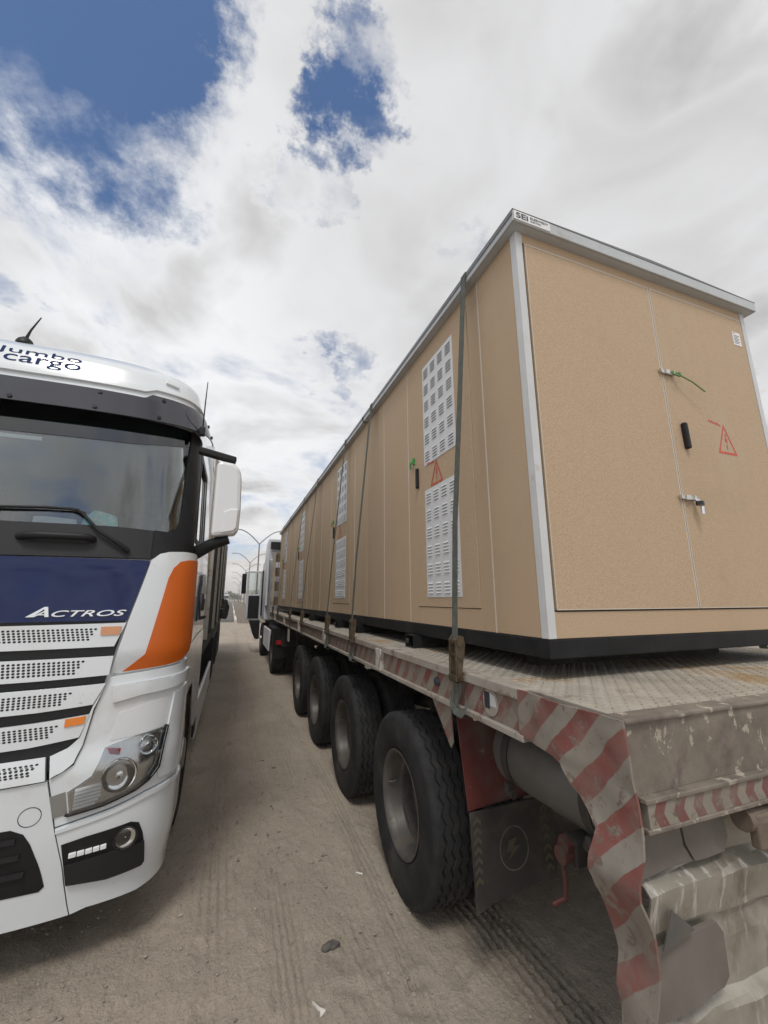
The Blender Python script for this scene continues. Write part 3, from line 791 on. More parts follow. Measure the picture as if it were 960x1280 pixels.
def kiosk(y0, y1, seams, door, label, rear=False, far=False):
    K = thing('substation_kiosk', ((KX0 + KX1) / 2, (y0 + y1) / 2, KB), label, 'kiosk', 'tan kiosks loaded on the flatbed')
    bv = 0.0 if far else .003
    MB().box(KX0 - .004, KX1 + .004, y0 - .004, y1 + .004, KB, KW - .001).build('base', 'base_black', K, bevel=.006)
    MB().box(KX0 + .012, KX1 - .012, y0 + .014, y1 - .012, KW, KT - .001).build('wall', 'seam_dark', K)
    # corner posts
    for x, sx in ((KX0, 1), (KX1, -1)):
        for y, sy in ((y0, 1), (y1, -1)):
            a, b = sorted((x - sx * .004, x + sx * .04)); c, d = sorted((y - sy * .004, y + sy * .045))
            mbc = MB().box(a, b, *sorted((y - sy * .004, y + sy * .010)), KW, KT).box(*sorted((x - sx * .004, x + sx * .010)), *sorted((y + sy * .0102, y + sy * .045)), KW, KT)
            mbc.build('corner_post', 'trim_grey' if rear and sy > 0 else 'kiosk_tan', K, bevel=.002)
    # long sides: cladding panels with pale joints
    ys = [y0 + .0465] + list(seams) + [y1 - .0465]
    for side in (0, 1):
        x = KX0 if side == 0 else KX1; sx = 1 if side == 0 else -1
        for i in range(len(ys) - 1):
            a, b = ys[i] + .002, ys[i + 1] - .002
            d0, d1 = door
            if side == 0 and a < d0 < b:   # this bay holds the door: frame strips round it
                for q, (c, d, z0, z1) in enumerate(((a, d0 - .003, KW, KT), (d1 + .003, b, KW, KT), (d0 - .0025, d1 + .0025, KW, 1.742), (d0 - .0025, d1 + .0025, 3.752, KT))):
                    MB().box(*sorted((x, x + sx * .012)), c, d, z0, z1).build('side_panel', 'kiosk_tan', K, bevel=.0015)
            else:
                MB().box(*sorted((x, x + sx * .012)), a, b, KW, KT).build('side_panel', 'kiosk_tan', K, bevel=bv)
        for yv in seams:
            MB().box(*sorted((x - sx * .003, x + sx * .010)), yv - .0045, yv + .0045, KW, KT).build('joint_strip', 'trim_light', K)
    # side door with two louvre panels
    d0, d1 = door
    D = MB().box(KX0 - .004, KX0 + .010, d0, d1, 1.746, 3.748).build('side_door', 'kiosk_tan', K, bevel=.0025)
    f = (d1 - d0) / .84
    for z0, z1, rows in ((2.815, 3.655, 6), (1.812, 2.615, 6)):
        l0, l1 = d0 + .19 * f, d0 + .675 * f
        lp = MB().box(KX0 - .0075, KX0 - .0045, l0, l1, z0, z1).build('louvre_panel', 'louvre_white', K)
        mb = MB()
        cw = (l1 - l0) / 4
        for c in range(4):
            for r in range(rows):
                for q in range(4):
                    zz = z0 + (r + .5) * (z1 - z0) / rows + (q - 1.5) * .022
                    yc = l0 + (c + .5) * cw; hw = .036 * f
                    X0 = KX0 - .0078; hh = .0058
                    mb.mi = 0
                    mb.add([(X0, yc - hw, zz + hh), (X0, yc + hw, zz + hh), (X0 - .0062, yc + hw, zz - hh), (X0 - .0062, yc - hw, zz - hh)], [(0, 1, 2, 3)])
                    mb.add([(X0, yc - hw, zz + hh), (X0, yc - hw, zz - hh), (X0 - .0062, yc - hw, zz - hh)], [(0, 1, 2)])
                    mb.add([(X0, yc + hw, zz + hh), (X0, yc + hw, zz - hh), (X0 - .0062, yc + hw, zz - hh)], [(0, 2, 1)])
                    mb.mi = 1
                    mb.add([(X0 - .0003, yc - hw, zz - hh), (X0 - .0003, yc + hw, zz - hh), (X0 - .006, yc + hw, zz - hh + .0003), (X0 - .006, yc - hw, zz - hh + .0003)], [(0, 1, 2, 3)])
        sl = mb.build('louvre_slats', ['louvre_white', 'slot_dark'], lp, recalc=False); struct(sl, 'stuff')
    hy = d1 - .045 * f
    MB().obox((KX0 - .016, hy, 2.75), (.026, .03, .17)).build('handle', 'black_plastic', D, bevel=.009)
    tri_sign('warning_triangle', lambda a, b: (KX0 - .0085, (d0 + d1) / 2 + .06 * f - a, 2.625 + b), .19, .19, K)
    sm = MB().obox((KX0 - .012, d1 + .03, 2.92), (.016, .022, .05), (0, 0, .2)).tube([(KX0 - .015, d1 + .03, 2.93), (KX0 - .03, d1 + .05, 2.90), (KX0 - .02, d1 + .07, 2.86)], .007, 6)
    sm.build('seal_tag', 'green_seal', K)
    # rear wall: double doors or plain
    if rear:
        H = (y0, y0 + .012)
        MB().box(KX0 + .0415, KX1 - .0415, *H, 3.762, KT).build('door_header', 'kiosk_tan', K, bevel=.002)
        MB().box(KX0 + .0415, KX1 - .0415, *H, KW, 1.740).build('kick_panel', 'kiosk_tan', K, bevel=.002)
        xm = 2.372
        for a, b in ((KX0 + .052, xm - .004), (xm + .004, KX1 - .052)):
            dd = MB().box(a, b, y0 - .006, y0 + .012, 1.7475, 3.755).build('rear_door', 'kiosk_tan', K, bevel=.003)
            mbe = MB().box(a + .001, b - .001, y0 - .0075, y0 - .0062, 3.746, 3.7545).box(a + .001, b - .001, y0 - .0075, y0 - .0062, 1.748, 1.7525)
            mbe.box(a + .0005, a + .0055, y0 - .0078, y0 - .0062, 1.7527, 3.7458).build('door_edge', 'trim_light', dd)
        right = dd
        MB().box(xm - .0035, xm + .0035, y0 - .004, y0 + .01, 1.7475, 3.755).build('door_gap_strip', 'trim_grey', K)
        MB().obox((2.478, y0 - .02, 2.75), (.032, .03, .165), (0, math.radians(-2), 0)).build('handle', 'black_plastic', right, bevel=.01)
        for i, z in enumerate((3.155, 2.362)):
            hp = MB().obox((xm + .035, y0 - .014, z), (.115, .012, .022)).obox((xm + .03, y0 - .022, z), (.035, .012, .03)).obox((xm - .025, y0 - .02, z), (.012, .02, .024)).obox((xm + .085, y0 - .02, z), (.014, .022, .03))
            hp = hp.build('hasp', 'zinc', K, bevel=.003)
            if i == 0:
                MB().tube([(xm + .055, y0 - .04, z - .02), (xm + .09, y0 - .05, z - .035), (xm + .10, y0 - .03, z + .0), (xm + .07, y0 - .025, z + .01), (xm + .055, y0 - .04, z - .02)], .005, 6).tube([(xm + .10, y0 - .04, z - .015), (xm + .19, y0 - .055, z - .055), (xm + .285, y0 - .06, z - .105)], .0042, 6).obox((xm + .105, y0 - .04, z - .012), (.016, .016, .02)).build('cable_tie', 'green_tie', hp)
            else:
                MB().tube([(xm + .075, y0 - .03, z - .005), (xm + .075, y0 - .045, z - .03), (xm + .095, y0 - .045, z - .03), (xm + .095, y0 - .03, z - .005)], .004, 6).build('shackle', 'chrome', hp)
                MB().lathe([(-.012, .0001), (-.012, .026), (.012, .026), (.012, .0001)], lambda a, c, s: (xm + .085 + c, y0 - .045 + s * .7, z - .035 + a), 16).build('padlock', 'black_gloss', hp, smooth=40)
                MB().obox((xm + .088, y0 - .05, z - .075), (.02, .008, .045), (0, .1, 0)).build('key', 'chrome', hp)
        tri_sign('warning_triangle', lambda a, b: (2.872 + a, y0 - .0072, 2.685 + b), .18, .205, K)
        lb = MB().obox((3.21, y0 - .0075, 3.585), (.085, .002, .105)).build('rating_label', 'label_white', K)
        mbl = MB()
        for q in range(6): mbl.obox((3.21 - (.008 if q % 2 else 0), y0 - .0088, 3.61 - q * .012), (.06 - .015 * (q % 2), .0006, .004))
        mbl.build('label_print', 'ink_dark', lb)
        MB().obox((3.185, y0 - .0088, 3.628), (.02, .0006, .008)).build('label_print', 'red_print', lb)
    else:
        MB().box(KX0 + .0415, KX1 - .0415, y0, y0 + .012, KW, KT).build('end_panel', 'kiosk_tan', K)
    MB().box(KX0 + .0415, KX1 - .0415, y1 - .012, y1, KW, KT).build('end_panel', 'kiosk_tan', K)
    # roof: dark drip edge over a grey folded fascia, low gable
    ov = .062 if rear else .058
    a, b, c, d = KX0 - .06, KX1 + .06, y0 - ov, y1 + .008
    R = MB()
    xm = (a + b) / 2
    R.add([(a, c, 3.893), (xm, c, 3.912), (b, c, 3.893), (a, d, 3.893), (xm, d, 3.912), (b, d, 3.893), (a + .03, c + .03, 3.875), (b - .03, c + .03, 3.875), (b - .03, d - .004, 3.875), (a + .03, d - .004, 3.875)],
          [(0, 1, 4, 3), (1, 2, 5, 4), (0, 2, 1), (3, 4, 5), (0, 3, 9, 6), (0, 6, 7, 2), (2, 7, 8, 5), (5, 8, 9, 3), (6, 9, 8, 7)])
    roof = R.build('roof', 'fascia_dark', K)
    MB().box(a + .002, a + .014, c + .004, d, 3.822, 3.8915).build('fascia', 'fascia_grey', roof, bevel=.003)
    MB().box(a - .003, a + .0018, c + .004, d, 3.858, 3.889).build('gutter_edge', 'fascia_dark', roof)
    MB().box(b - .014, b - .002, c + .004, d, 3.822, 3.8915).build('fascia', 'fascia_grey', roof, bevel=.003)
    MB().box(a + .0145, b - .0145, c + .002, c + .014, 3.822, 3.8915).build('fascia', 'fascia_grey', roof, bevel=.003)
    MB().box(a + .0145, b - .0145, c + .0145, d - .001, 3.8225, 3.8285).build('soffit', 'fascia_grey', roof)
    if rear:
        lb = MB().box(1.297, 1.545, c - .0012, c + .001, 3.829, 3.885).build('maker_label', 'label_white', roof)
        F_ = lambda x0, x1, z0, z1: (lambda u, v, o: (x0 + u * (x1 - x0), c - .0014 - o, z0 + v * (z1 - z0)))
        lettering('lettering', 'SEi', F_(1.312, 1.392, 3.840, 3.876), 'ink_dark', lb, .0008, bold=.02)
        lettering('lettering', 'ELSEWEDY', F_(1.408, 1.532, 3.859, 3.875), 'ink_dark', lb, .0008, bold=.01)
        lettering('lettering', 'ELECTRIC', F_(1.408, 1.48, 3.842, 3.852), 'ink_blue', lb, .0008)
    return K
kiosk(1.52, 4.215, (1.912, 3.045, 3.65), (2.05, 2.89), 'nearest tan kiosk with double rear doors and printed maker label on its roof edge', rear=True)
kiosk(4.235, 7.43, (4.70, 6.0, 6.7), (4.88, 5.80), 'second tan kiosk from the camera, touching the nearest one with rear doors')
kiosk(7.46, 10.36, (7.95, 9.35, 9.9), (8.3, 9.2), 'third tan kiosk from the camera, whose roof edge sits a step lower', far=True)
kiosk(10.39, 13.15, (10.85, 12.3, 12.7), (11.25, 12.15), 'farthest tan kiosk, right behind the white tractor cab', far=True)

# packing blocks under the kiosks
for i, (y, lb) in enumerate(((2.95, 'black hollow steel block under the nearest kiosk, beside the first stake pocket'), (4.42, 'dark packing block under the joint of the first two kiosks'), (5.3, 'dark packing block under the door of the second kiosk'), (7.2, 'dark packing block under the far end of the second kiosk'), (10.2, 'dark packing block under the far end of the third kiosk'))):
    e = thing('packing_block', (1.4, y, DECK), lb, 'block', 'packing blocks under the kiosks')
    a, b = 1.29, 3.4
    zz = (DECK + .0045, KB - .001)
    mb = MB().box(a, b, y - .075, y - .069, *zz).box(a, b, y + .069, y + .075, *zz).box(a, b, y - .0688, y + .0688, zz[1] - .006, zz[1]).box(a, b, y - .0688, y + .0688, zz[0], zz[0] + .006)
    mb.build('tube', 'base_black', e)
    MB().lathe([(0, .018), (.012, .018), (.012, .0001)], lambda u, c, s: (1.288 - u, y + .02 + c, (zz[0] + zz[1]) / 2 + s), 12).build('bolt', 'chassis_dark', e, smooth=40)
for y, lb in ((1.95, 'dark timber bearer under the near end of the nearest kiosk'), (3.7, 'dark timber bearer under the nearest kiosk between first and second strap')):
    tag(MB().box(1.6, 3.1, y - .05, y + .05, DECK + .0045, KB - .001).build('timber_bearer', 'chassis_dark'), lb, 'bearer', 'timber bearers under the nearest kiosk')

# ratchet straps
SL = ['nearest ratchet strap, over the kiosk with rear doors, its webbing looped at the rail', 'second ratchet strap from the camera, over the far end of the nearest kiosk', 'third ratchet strap from the camera, over the second kiosk beside its door', 'fourth ratchet strap from the camera, over the far part of the second kiosk', 'fifth ratchet strap from the camera, over the third kiosk', 'sixth ratchet strap from the camera, over the near end of the farthest kiosk', 'seventh and farthest ratchet strap, over the farthest kiosk']
for i, y in enumerate((1.93, 3.86, 4.95, 6.85, 8.3, 10.55, 11.9)):
    S = thing('ratchet_strap', (1.1, y, 1.27), SL[i], 'strap', 'ratchet straps holding the kiosks')
    yt = y + .03
    pts = [(1.085, y - .03, 1.60), (1.13, y, 2.2), (1.20, y + .01, 2.95), (1.281, yt, 3.82), (1.282, yt, 3.89), (1.295, yt, 3.901)]
    pts += [(x, yt, 3.899 + .018 * (1 - abs(x - 2.35) / 1.06)) for x in (1.5, 1.9, 2.35, 2.8, 3.2)] + [(3.405, yt, 3.901), (3.419, yt, 3.89), (3.42, yt, 3.82), (3.62, y, 1.6), (3.66, y, 1.30)]
    MB().ribbon(pts, .052, (0, 1, 0), .004).build('webbing', 'strap', S)
    # ratchet body
    for dy in (-.038, .024):
        ypos = y - .03 + dy
        P = [(-.016, 1.40), (.010, 1.40), (.014, 1.46), (.026, 1.52), (.034, 1.575), (.026, 1.615), (-.004, 1.62), (-.022, 1.595), (-.022, 1.53), (-.012, 1.46)]
        MB().prism([(1.088 + a, b) for a, b in P], lambda a, b, d: (a, d, b), ypos, ypos + .010).build('ratchet_side', 'ratchet', S, bevel=.002)
    for zz, r_, dx_ in ((1.585, .021, .002), (1.52, .010, -.005), (1.415, .009, 0)):
        MB().tube([(1.09 + dx_, y - .075, zz), (1.09 + dx_, y + .015, zz)], r_, 12).build('spindle', 'ratchet', S, smooth=40)
    hb = MB().box(1.066, 1.074, y - .066, y - .052, 1.43, 1.60).box(1.066, 1.074, y - .006, y + .008, 1.43, 1.60).box(1.062, 1.08, y - .068, y + .010, 1.40, 1.429)
    hb.build('ratchet_handle', 'ratchet', S, bevel=.003)
    MB().tube([(1.078, y - .062, 1.405), (1.078, y + .002, 1.405)], .013, 8).build('grip', 'black_plastic', S, smooth=40)
    lo = [(1.085, y - .032, 1.41), (1.088, y - .02, 1.36), (1.087, y - .01, 1.30), (1.083, y - .005, 1.262), (1.085, y - .005, 1.238), (1.10, y - .005, 1.228), (1.15, y - .005, 1.226)]
    MB().ribbon(lo, .05, (0, 1, 0), .004).build('lower_webbing', 'strap', S)
    if i < 3:
        lp = [(1.082, y + .035, 1.325), (1.074, y + .01, 1.285), (1.07, y - .04, 1.262), (1.068, y - .10, 1.262), (1.072, y - .135, 1.29), (1.078, y - .12, 1.32)]
        MB().ribbon(lp, .036, (.35, .15, .9), .004).build('loose_loop', 'strap', S)

# ================================================================== WHITE TRUCK ON THE LEFT
XC, Y0 = -1.52, 2.74
ZK = [.24, .36, .6, .95, 1.0, 1.35, 1.7, 2.02, 2.1, 2.95, 3.15, 3.3, 3.5, 3.6, 3.68, 3.74]
YK = [.03, .02, .0, .0, .03, .05, .07, .10, .12, .30, .34, .37, .43, .54, .80, 1.2]
NN = 3.2
def _yc(z): return float(np.mean(np.interp([z - .035, z, z + .035], ZK, YK)))
def _w(z): return float(np.interp(z, [.3, .5, 1.0, 2.0, 2.9, 3.2, 3.5, 3.74], [1.22, 1.25, 1.25, 1.24, 1.2, 1.19, 1.14, .95]))
def _d(z): return float(np.interp(z, [.3, 1.0, 1.7, 2.0, 3.0, 3.74], [.42, .40, .36, .36, .40, .5]))
def cab_pt(t, z):
    s_ = 1 if t >= 0 else -1; a = abs(t); w = _w(z); d = _d(z)
    if a <= 1:
        th = a * PI / 2; X = w * math.sin(th) ** (2 / NN); y = d * (1 - max(0, math.cos(th)) ** (2 / NN))
    else: X = w; y = d + (a - 1)
    return Vector((XC + s_ * X, Y0 + min(_yc(z) + y, 2.31), z))
def cab_nrm(t, z):
    e = .006
    a = cab_pt(t + e, z) - cab_pt(t - e, z); b = cab_pt(t, z + e) - cab_pt(t, z - e)
    n_ = a.cross(b)
    return n_.normalized() if n_.length > 1e-12 else Vector((1 if t > 0 else -1, 0, 0))
def cab(t, z, o): return cab_pt(t, z) + cab_nrm(t, z) * o
def t_of(X, z): return (1 if X >= 0 else -1) * math.asin(min(1, (abs(X) / _w(z)) ** (NN / 2))) / (PI / 2)
def x_of(t, z): return cab_pt(t, z).x - XC
def cabx(X, z, o): return cab(t_of(X, z), z, o)
def mir(p): return list(p) + [(-a, b) for a, b in reversed(p) if abs(a) > 1e-9]
def half(p): return [(-a, b) for a, b in reversed(p)]

truck = thing('cargo_truck', (XC, 4.0, 0), 'white truck cab with dark blue bonnet panel and orange corner panels', 'truck')
B = truck
# --- shell
panel('cab_front', mir([(0, .96), (1.0, .96), (1.0, 2.225), (0, 2.225)]), cab, 'truck_white', B, -.02, .012, .04, .06)
panel('roof_shell', [(-2.9, 3.02), (2.9, 3.02), (2.9, 3.735), (-2.9, 3.735)], cab, 'truck_white', B, -.012, .012, .05, .03)
ring = [cab(t, 3.735, -.004) for t in np.linspace(-2.9, 2.9, 80)]
MB().add(ring, [tuple(range(len(ring)))]).build('roof_top', 'truck_white', B)
for f in (lambda p: p, half):
    panel('door_panel', f([(1.0, 1.46), (2.0, 1.50), (2.85, 1.50), (2.85, 2.24), (1.0, 2.24)]), cab, 'truck_white', B, -.012, .012, .08, .1)
    panel('a_pillar', f([(.74, 2.22), (1.10, 2.24), (1.10, 3.03), (.76, 3.03)]), cab, 'truck_white', B, -.012, .012, .04, .1)
    panel('b_pillar', f([(1.95, 2.245), (2.85, 2.245), (2.85, 3.03), (1.85, 3.03)]), cab, 'truck_white', B, -.012, .012, .1, .1)
    panel('side_glass', f([(1.10, 2.245), (1.95, 2.245), (1.85, 3.015), (1.16, 3.015)]), cab, 'windscreen', B, -.02, .004, .1, .2)
    panel('window_frame', f([(1.09, 2.22), (1.98, 2.22), (1.98, 2.26), (1.14, 2.26), (1.18, 2.96), (1.87, 2.96), (1.92, 2.262), (1.985, 2.262), (1.9, 3.02), (1.12, 3.02)]), cab, 'black_plastic', B, .0, .006, .1, .1)
    panel('sill_panel', f([(1.02, 1.455), (.99, 1.42), (1.1, 1.25), (1.28, 1.10), (1.6, 1.12), (2.1, 1.10), (2.45, .62), (2.85, .62), (2.85, 1.49), (2.0, 1.49)]), cab, 'truck_white', B, -.015, .02, .08, .08)
MB().box(XC - 1.2, XC + 1.2, Y0 + 2.27, Y0 + 2.30, 1.0, 3.6).build('cab_back', 'truck_white', B)
# --- interior seen through the glass
MB().box(XC - 1.13, XC + 1.13, Y0 + .30, Y0 + .78, 1.95, 2.20).build('dashboard', 'dash_dark', B, bevel=.05)
MB().box(XC - 1.15, XC + 1.15, Y0 + 2.18, Y0 + 2.24, 1.2, 3.5).build('interior_wall', 'seat_dark', B)
MB().box(XC - 1.16, XC + 1.16, Y0 + .45, Y0 + 2.15, 1.30, 1.33).build('cab_floor', 'seat_dark', B)
for sx in (-.62, .62):
    MB().box(XC + sx - .26, XC + sx + .26, Y0 + 1.1, Y0 + 1.6, 1.7, 1.85).obox((XC + sx, Y0 + 1.68, 2.2), (.5, .15, .75), (-.15, 0, 0)).obox((XC + sx, Y0 + 1.74, 2.68), (.28, .12, .2), (-.15, 0, 0)).build('seat', 'seat_dark', B, bevel=.04)
MB().tube([(XC + .62 + .2 * math.cos(a), Y0 + .92 + .06 * math.sin(a), 2.16 + .19 * math.sin(a)) for a in np.linspace(0, 2 * PI, 25)], .016, 8).build('steering_wheel', 'black_plastic', B, smooth=60)
# --- windscreen, tinted top strip, black surround
WS = [(0, 2.225), (.335, 2.232), (.60, 2.222), (.68, 2.25), (.725, 2.32), (.735, 2.42), (.742, 2.6), (.758, 2.92), (.765, 3.06), (0, 3.06)]
panel('windscreen', mir(WS), cab, 'windscreen', B, -.004, .005, .03, .04, 60)
panel('sun_strip', mir([(0, 2.832), (.36, 2.85), (.755, 2.92), (.762, 3.055), (0, 3.055)]), cab, 'tint_strip', B, .0018, .0015, .03, .04, 60)
panel('cowl', mir([(0, 2.042), (.24, 2.045), (.519, 2.048), (.519, 2.232), (.335, 2.242), (0, 2.238)]), cab, 'grey_plastic', B, 0, .02, .04, .05)
for f in (lambda p: p, half):
    panel('pillar_trim', f([(.521, 2.05), (.62, 2.09), (.75, 2.105), (.92, 2.11), (.935, 2.19), (.985, 2.5), (.985, 3.04), (.762, 3.06), (.748, 2.9), (.732, 2.6), (.722, 2.42), (.712, 2.33), (.668, 2.262), (.60, 2.236), (.521, 2.238)]), cab, 'black_plastic', B, -.002, .016, .03, .04)
hp = [cab(t, 2.15, o) for t, o in ((.088, .022), (.10, .05), (.13, .06), (.24, .06), (.262, .05), (.272, .022))]
MB().tube(hp, [.02, .022, .022, .022, .022, .02], 10).build('grab_handle', 'black_plastic', B, smooth=50)
hp = [cab(-t, 2.15, o) for t, o in ((.088, .022), (.10, .05), (.13, .06), (.24, .06), (.262, .05), (.272, .022))]
MB().tube(hp, .022, 10).build('grab_handle', 'black_plastic', B, smooth=50)
for s_ in (1, -1):
    wp = MB().tube([cab(s_ * t, z, o) for t, z, o in ((.405, 2.085, .03), (.39, 2.10, .05), (.288, 2.195, .05), (.225, 2.305, .04), (.205, 2.33, .04))], [.016, .014, .010, .009, .008], 8)
    wp.tube([cab(s_ * t, z, .022) for t, z in ((.23, 2.312), (.19, 2.335), (.13, 2.335), (.06, 2.325), (.02, 2.32))] + [cab(-s_ * .04, 2.31, .022)], .009, 6)
    wp.build('wiper', 'black_plastic', B, smooth=60)
# paper, cloth and a slip lying on the dashboard behind the glass
tag(panel('paper_sheet', [(.095, 2.24), (.205, 2.245), (.20, 2.295), (.12, 2.305), (.095, 2.30)], cab, 'paper', None, -.05, .003, .03, .03), 'white printed paper lying on the dashboard behind the wiper', 'paper')
cl = panel('cloth', [(.215, 2.265), (.235, 2.24), (.33, 2.238), (.345, 2.27), (.335, 2.325), (.30, 2.352), (.245, 2.362), (.225, 2.33)], lambda a, b, o: cab(a, b, -.055 + o + .012 * math.sin(a * 90 + b * 20) + .010 * math.sin(b * 70 + a * 40)), 'cloth_teal', None, 0, .008, .01, .012, 60)
tag(cl, 'crumpled turquoise cloth lying on the dashboard behind the windscreen', 'cloth')
panel('sticker', [(.0, 2.79), (.075, 2.79), (.075, 2.815), (.0, 2.815)], cab, 'paper', B, -.0065, .001, .02, .02)

# --- smoked sun visor with screws
vo = lambda t, z: .025 + (3.25 - z) * .28
VP = [(0, 2.99), (0.42, 3.0), (0.7, 3.015), (0.98, 3.03), (1.06, 3.055), (1.06, 3.225), (0.98, 3.24), (0.75, 3.255), (0.54, 3.26), (0.415, 3.26), (0.385, 3.22), (0.37, 3.21), (0.21, 3.21), (0, 3.205)]
vis = panel('sun_visor', mir(VP), cab, 'visor_smoke', B, vo, .008, .03, .03, 50)
for t, z in ((.02, 3.02), (.20, 3.03), (.20, 3.18), (.46, 3.035), (.48, 3.22), (.93, 3.07), (.95, 3.19)):
    for s_ in (1, -1):
        p = cab(s_ * t, z, vo(t, z) + .008); nn = cab_nrm(s_ * t, z)
        MB().tube([p, p + nn * .01], .013, 10).build('visor_screw', 'black_plastic', vis, smooth=40)
# --- roof lettering, marker lamp, aerials
ru = lambda x0, x1, z0, z1: (lambda u, v, o: cabx(x0 + u * (x1 - x0), z0 + v * (z1 - z0), .001 + o))
lettering('lettering', 'Jumbo', ru(-.075, .405, 3.418, 3.482), 'ink_blue', B, .0015, sub=14)
lettering('lettering', 'cargo', ru(-.02, .41, 3.335, 3.418), 'ink_blue', B, .0015, sub=14)
panel('roof_lip', mir([(0, 3.275), (.2, 3.28), (.38, 3.285), (.44, 3.32), (.7, 3.325), (1.0, 3.31), (1.0, 3.335), (.7, 3.35), (.42, 3.345), (.36, 3.33), (0, 3.32)]), cab, 'truck_white', B, 0, .02, .04, .03)
panel('roof_marker', [(.50, 3.415), (.60, 3.405), (.60, 3.435), (.50, 3.445)], cab, 'mirror_white', B, 0, .02, .03, .03, bevel=.006)
ap = cab(.0, 3.60, 0)
at = thing('roof_aerial', ap, 'short whip aerial on a black dome on the white truck roof', 'aerial')
MB().lathe([(-.02, .055), (0, .052), (.02, .042), (.04, .02), (.045, .0001)], lambda a, c, s: (ap.x + c, ap.y + s, ap.z + a), 20).build('dome', 'black_plastic', at, smooth=50)
MB().tube([ap + Vector((0, 0, .03)), ap + Vector((.02, .0, .11)), ap + Vector((.055, .02, .235))], [.011, .007, .004], 8).build('whip', 'black_plastic', at, smooth=50)
q = Vector((XC + 1.22, 3.18, 3.05))
at = thing('side_aerial', q, 'long thin black whip aerial beside the truck mirror', 'aerial')
MB().obox(q, (.04, .05, .07)).build('clamp', 'black_plastic', at, bevel=.01)
MB().tube([q, q + Vector((.002, 0, .25)), q + Vector((.004, .01, .42))], [.006, .0045, .003], 8).build('whip', 'black_plastic', at, smooth=50)

# --- bonnet, grille
panel('bonnet_panel', mir([(0, 1.682), (.25, 1.68), (.445, 1.679), (.519, 2.036), (.24, 2.037), (0, 2.036)]), cab, 'truck_blue', B, 0, .018, .03, .04, 60, .003)
lettering('lettering', 'ACTROS', lambda u, v, o: cabx(.50 + u * .435, 1.706 + v * .034, .019 + o), 'chrome', B, .006, shear=.35, spacing=1.05, bold=.012, sub=12)
MB().add([cabx(x, z, .026) for x, z in ((.475, 1.706), (.505, 1.706), (.553, 1.748), (.560, 1.706), (.578, 1.706), (.568, 1.760), (.552, 1.760))] + [cabx(x, z, .019) for x, z in ((.475, 1.706), (.505, 1.706), (.553, 1.748), (.560, 1.706), (.578, 1.706), (.568, 1.760), (.552, 1.760))],
         [(0, 1, 2, 5, 6), (2, 3, 4, 5)] + [(i, (i + 1) % 7, 7 + (i + 1) % 7, 7 + i) for i in range(7)]).build('emblem_letter', 'chrome', B)
panel('grille_backing', mir([(0, .90), (.29, .94), (.34, 1.05), (.44, 1.68), (0, 1.68)]), cab, 'black_grille', B, -.004, .006, .05, .06)
SLAT = [([(0, 1.535), (.20, 1.536), (.405, 1.538), (.443, 1.667), (.25, 1.664), (0, 1.66)], 1.573, 1.642, .333, .308),
        ([(0, 1.372), (.2, 1.377), (.40, 1.385), (.408, 1.486), (.2, 1.485), (0, 1.485)], 1.398, 1.472, .309, .28),
        ([(0, 1.213), (.2, 1.222), (.358, 1.238), (.394, 1.342), (.2, 1.335), (0, 1.33)], 1.247, 1.312, .286, .255),
        ([(0, 1.045), (.2, 1.06), (.329, 1.083), (.352, 1.19), (.2, 1.172), (0, 1.155)], 1.095, 1.155, .262, .237),
        ([(0, .90), (.15, .902), (.258, .908), (.245, 1.003), (.15, .996), (0, .985)], .93, .982, .231, .212)]
for i, (P, z0, z1, e1, e0) in enumerate(SLAT):
    sl = panel('grille_slat', mir(P), cab, 'truck_white', B, .012, .026, .03, .05, 40, .004)
    mb = MB(); rows = 5; xe1, xe0 = x_of(e1, z1), x_of(e0, z0); pitch = .0212
    for r in range(rows):
        z = z1 - (z1 - z0) * (r + .5) / rows; xe = xe1 + (xe0 - xe1) * (r + .5) / rows
        nX = int(xe / pitch)
        for c in range(nX):
            for s_ in (1, -1):
                X = s_ * (xe - (c + .5 * (r % 2)) * pitch)
                if abs(X) < .02: continue
                # holes follow the slat's own rise towards the side
                zr = z + (0 if i == 0 else (.0 - .012 * (1 - abs(X) / xe) * (i > 1)))
                rz = min(.0088, (z1 - z0) / rows * .41)
                V = [cabx(X + .0074 * math.cos(a), zr + rz * math.sin(a), .0388) for a in np.linspace(0, 2 * PI, 8, endpoint=False)]
                mb.add(V, [tuple(range(8))])
    pf = mb.build('perforation', 'black_grille', sl); struct(pf, 'stuff')
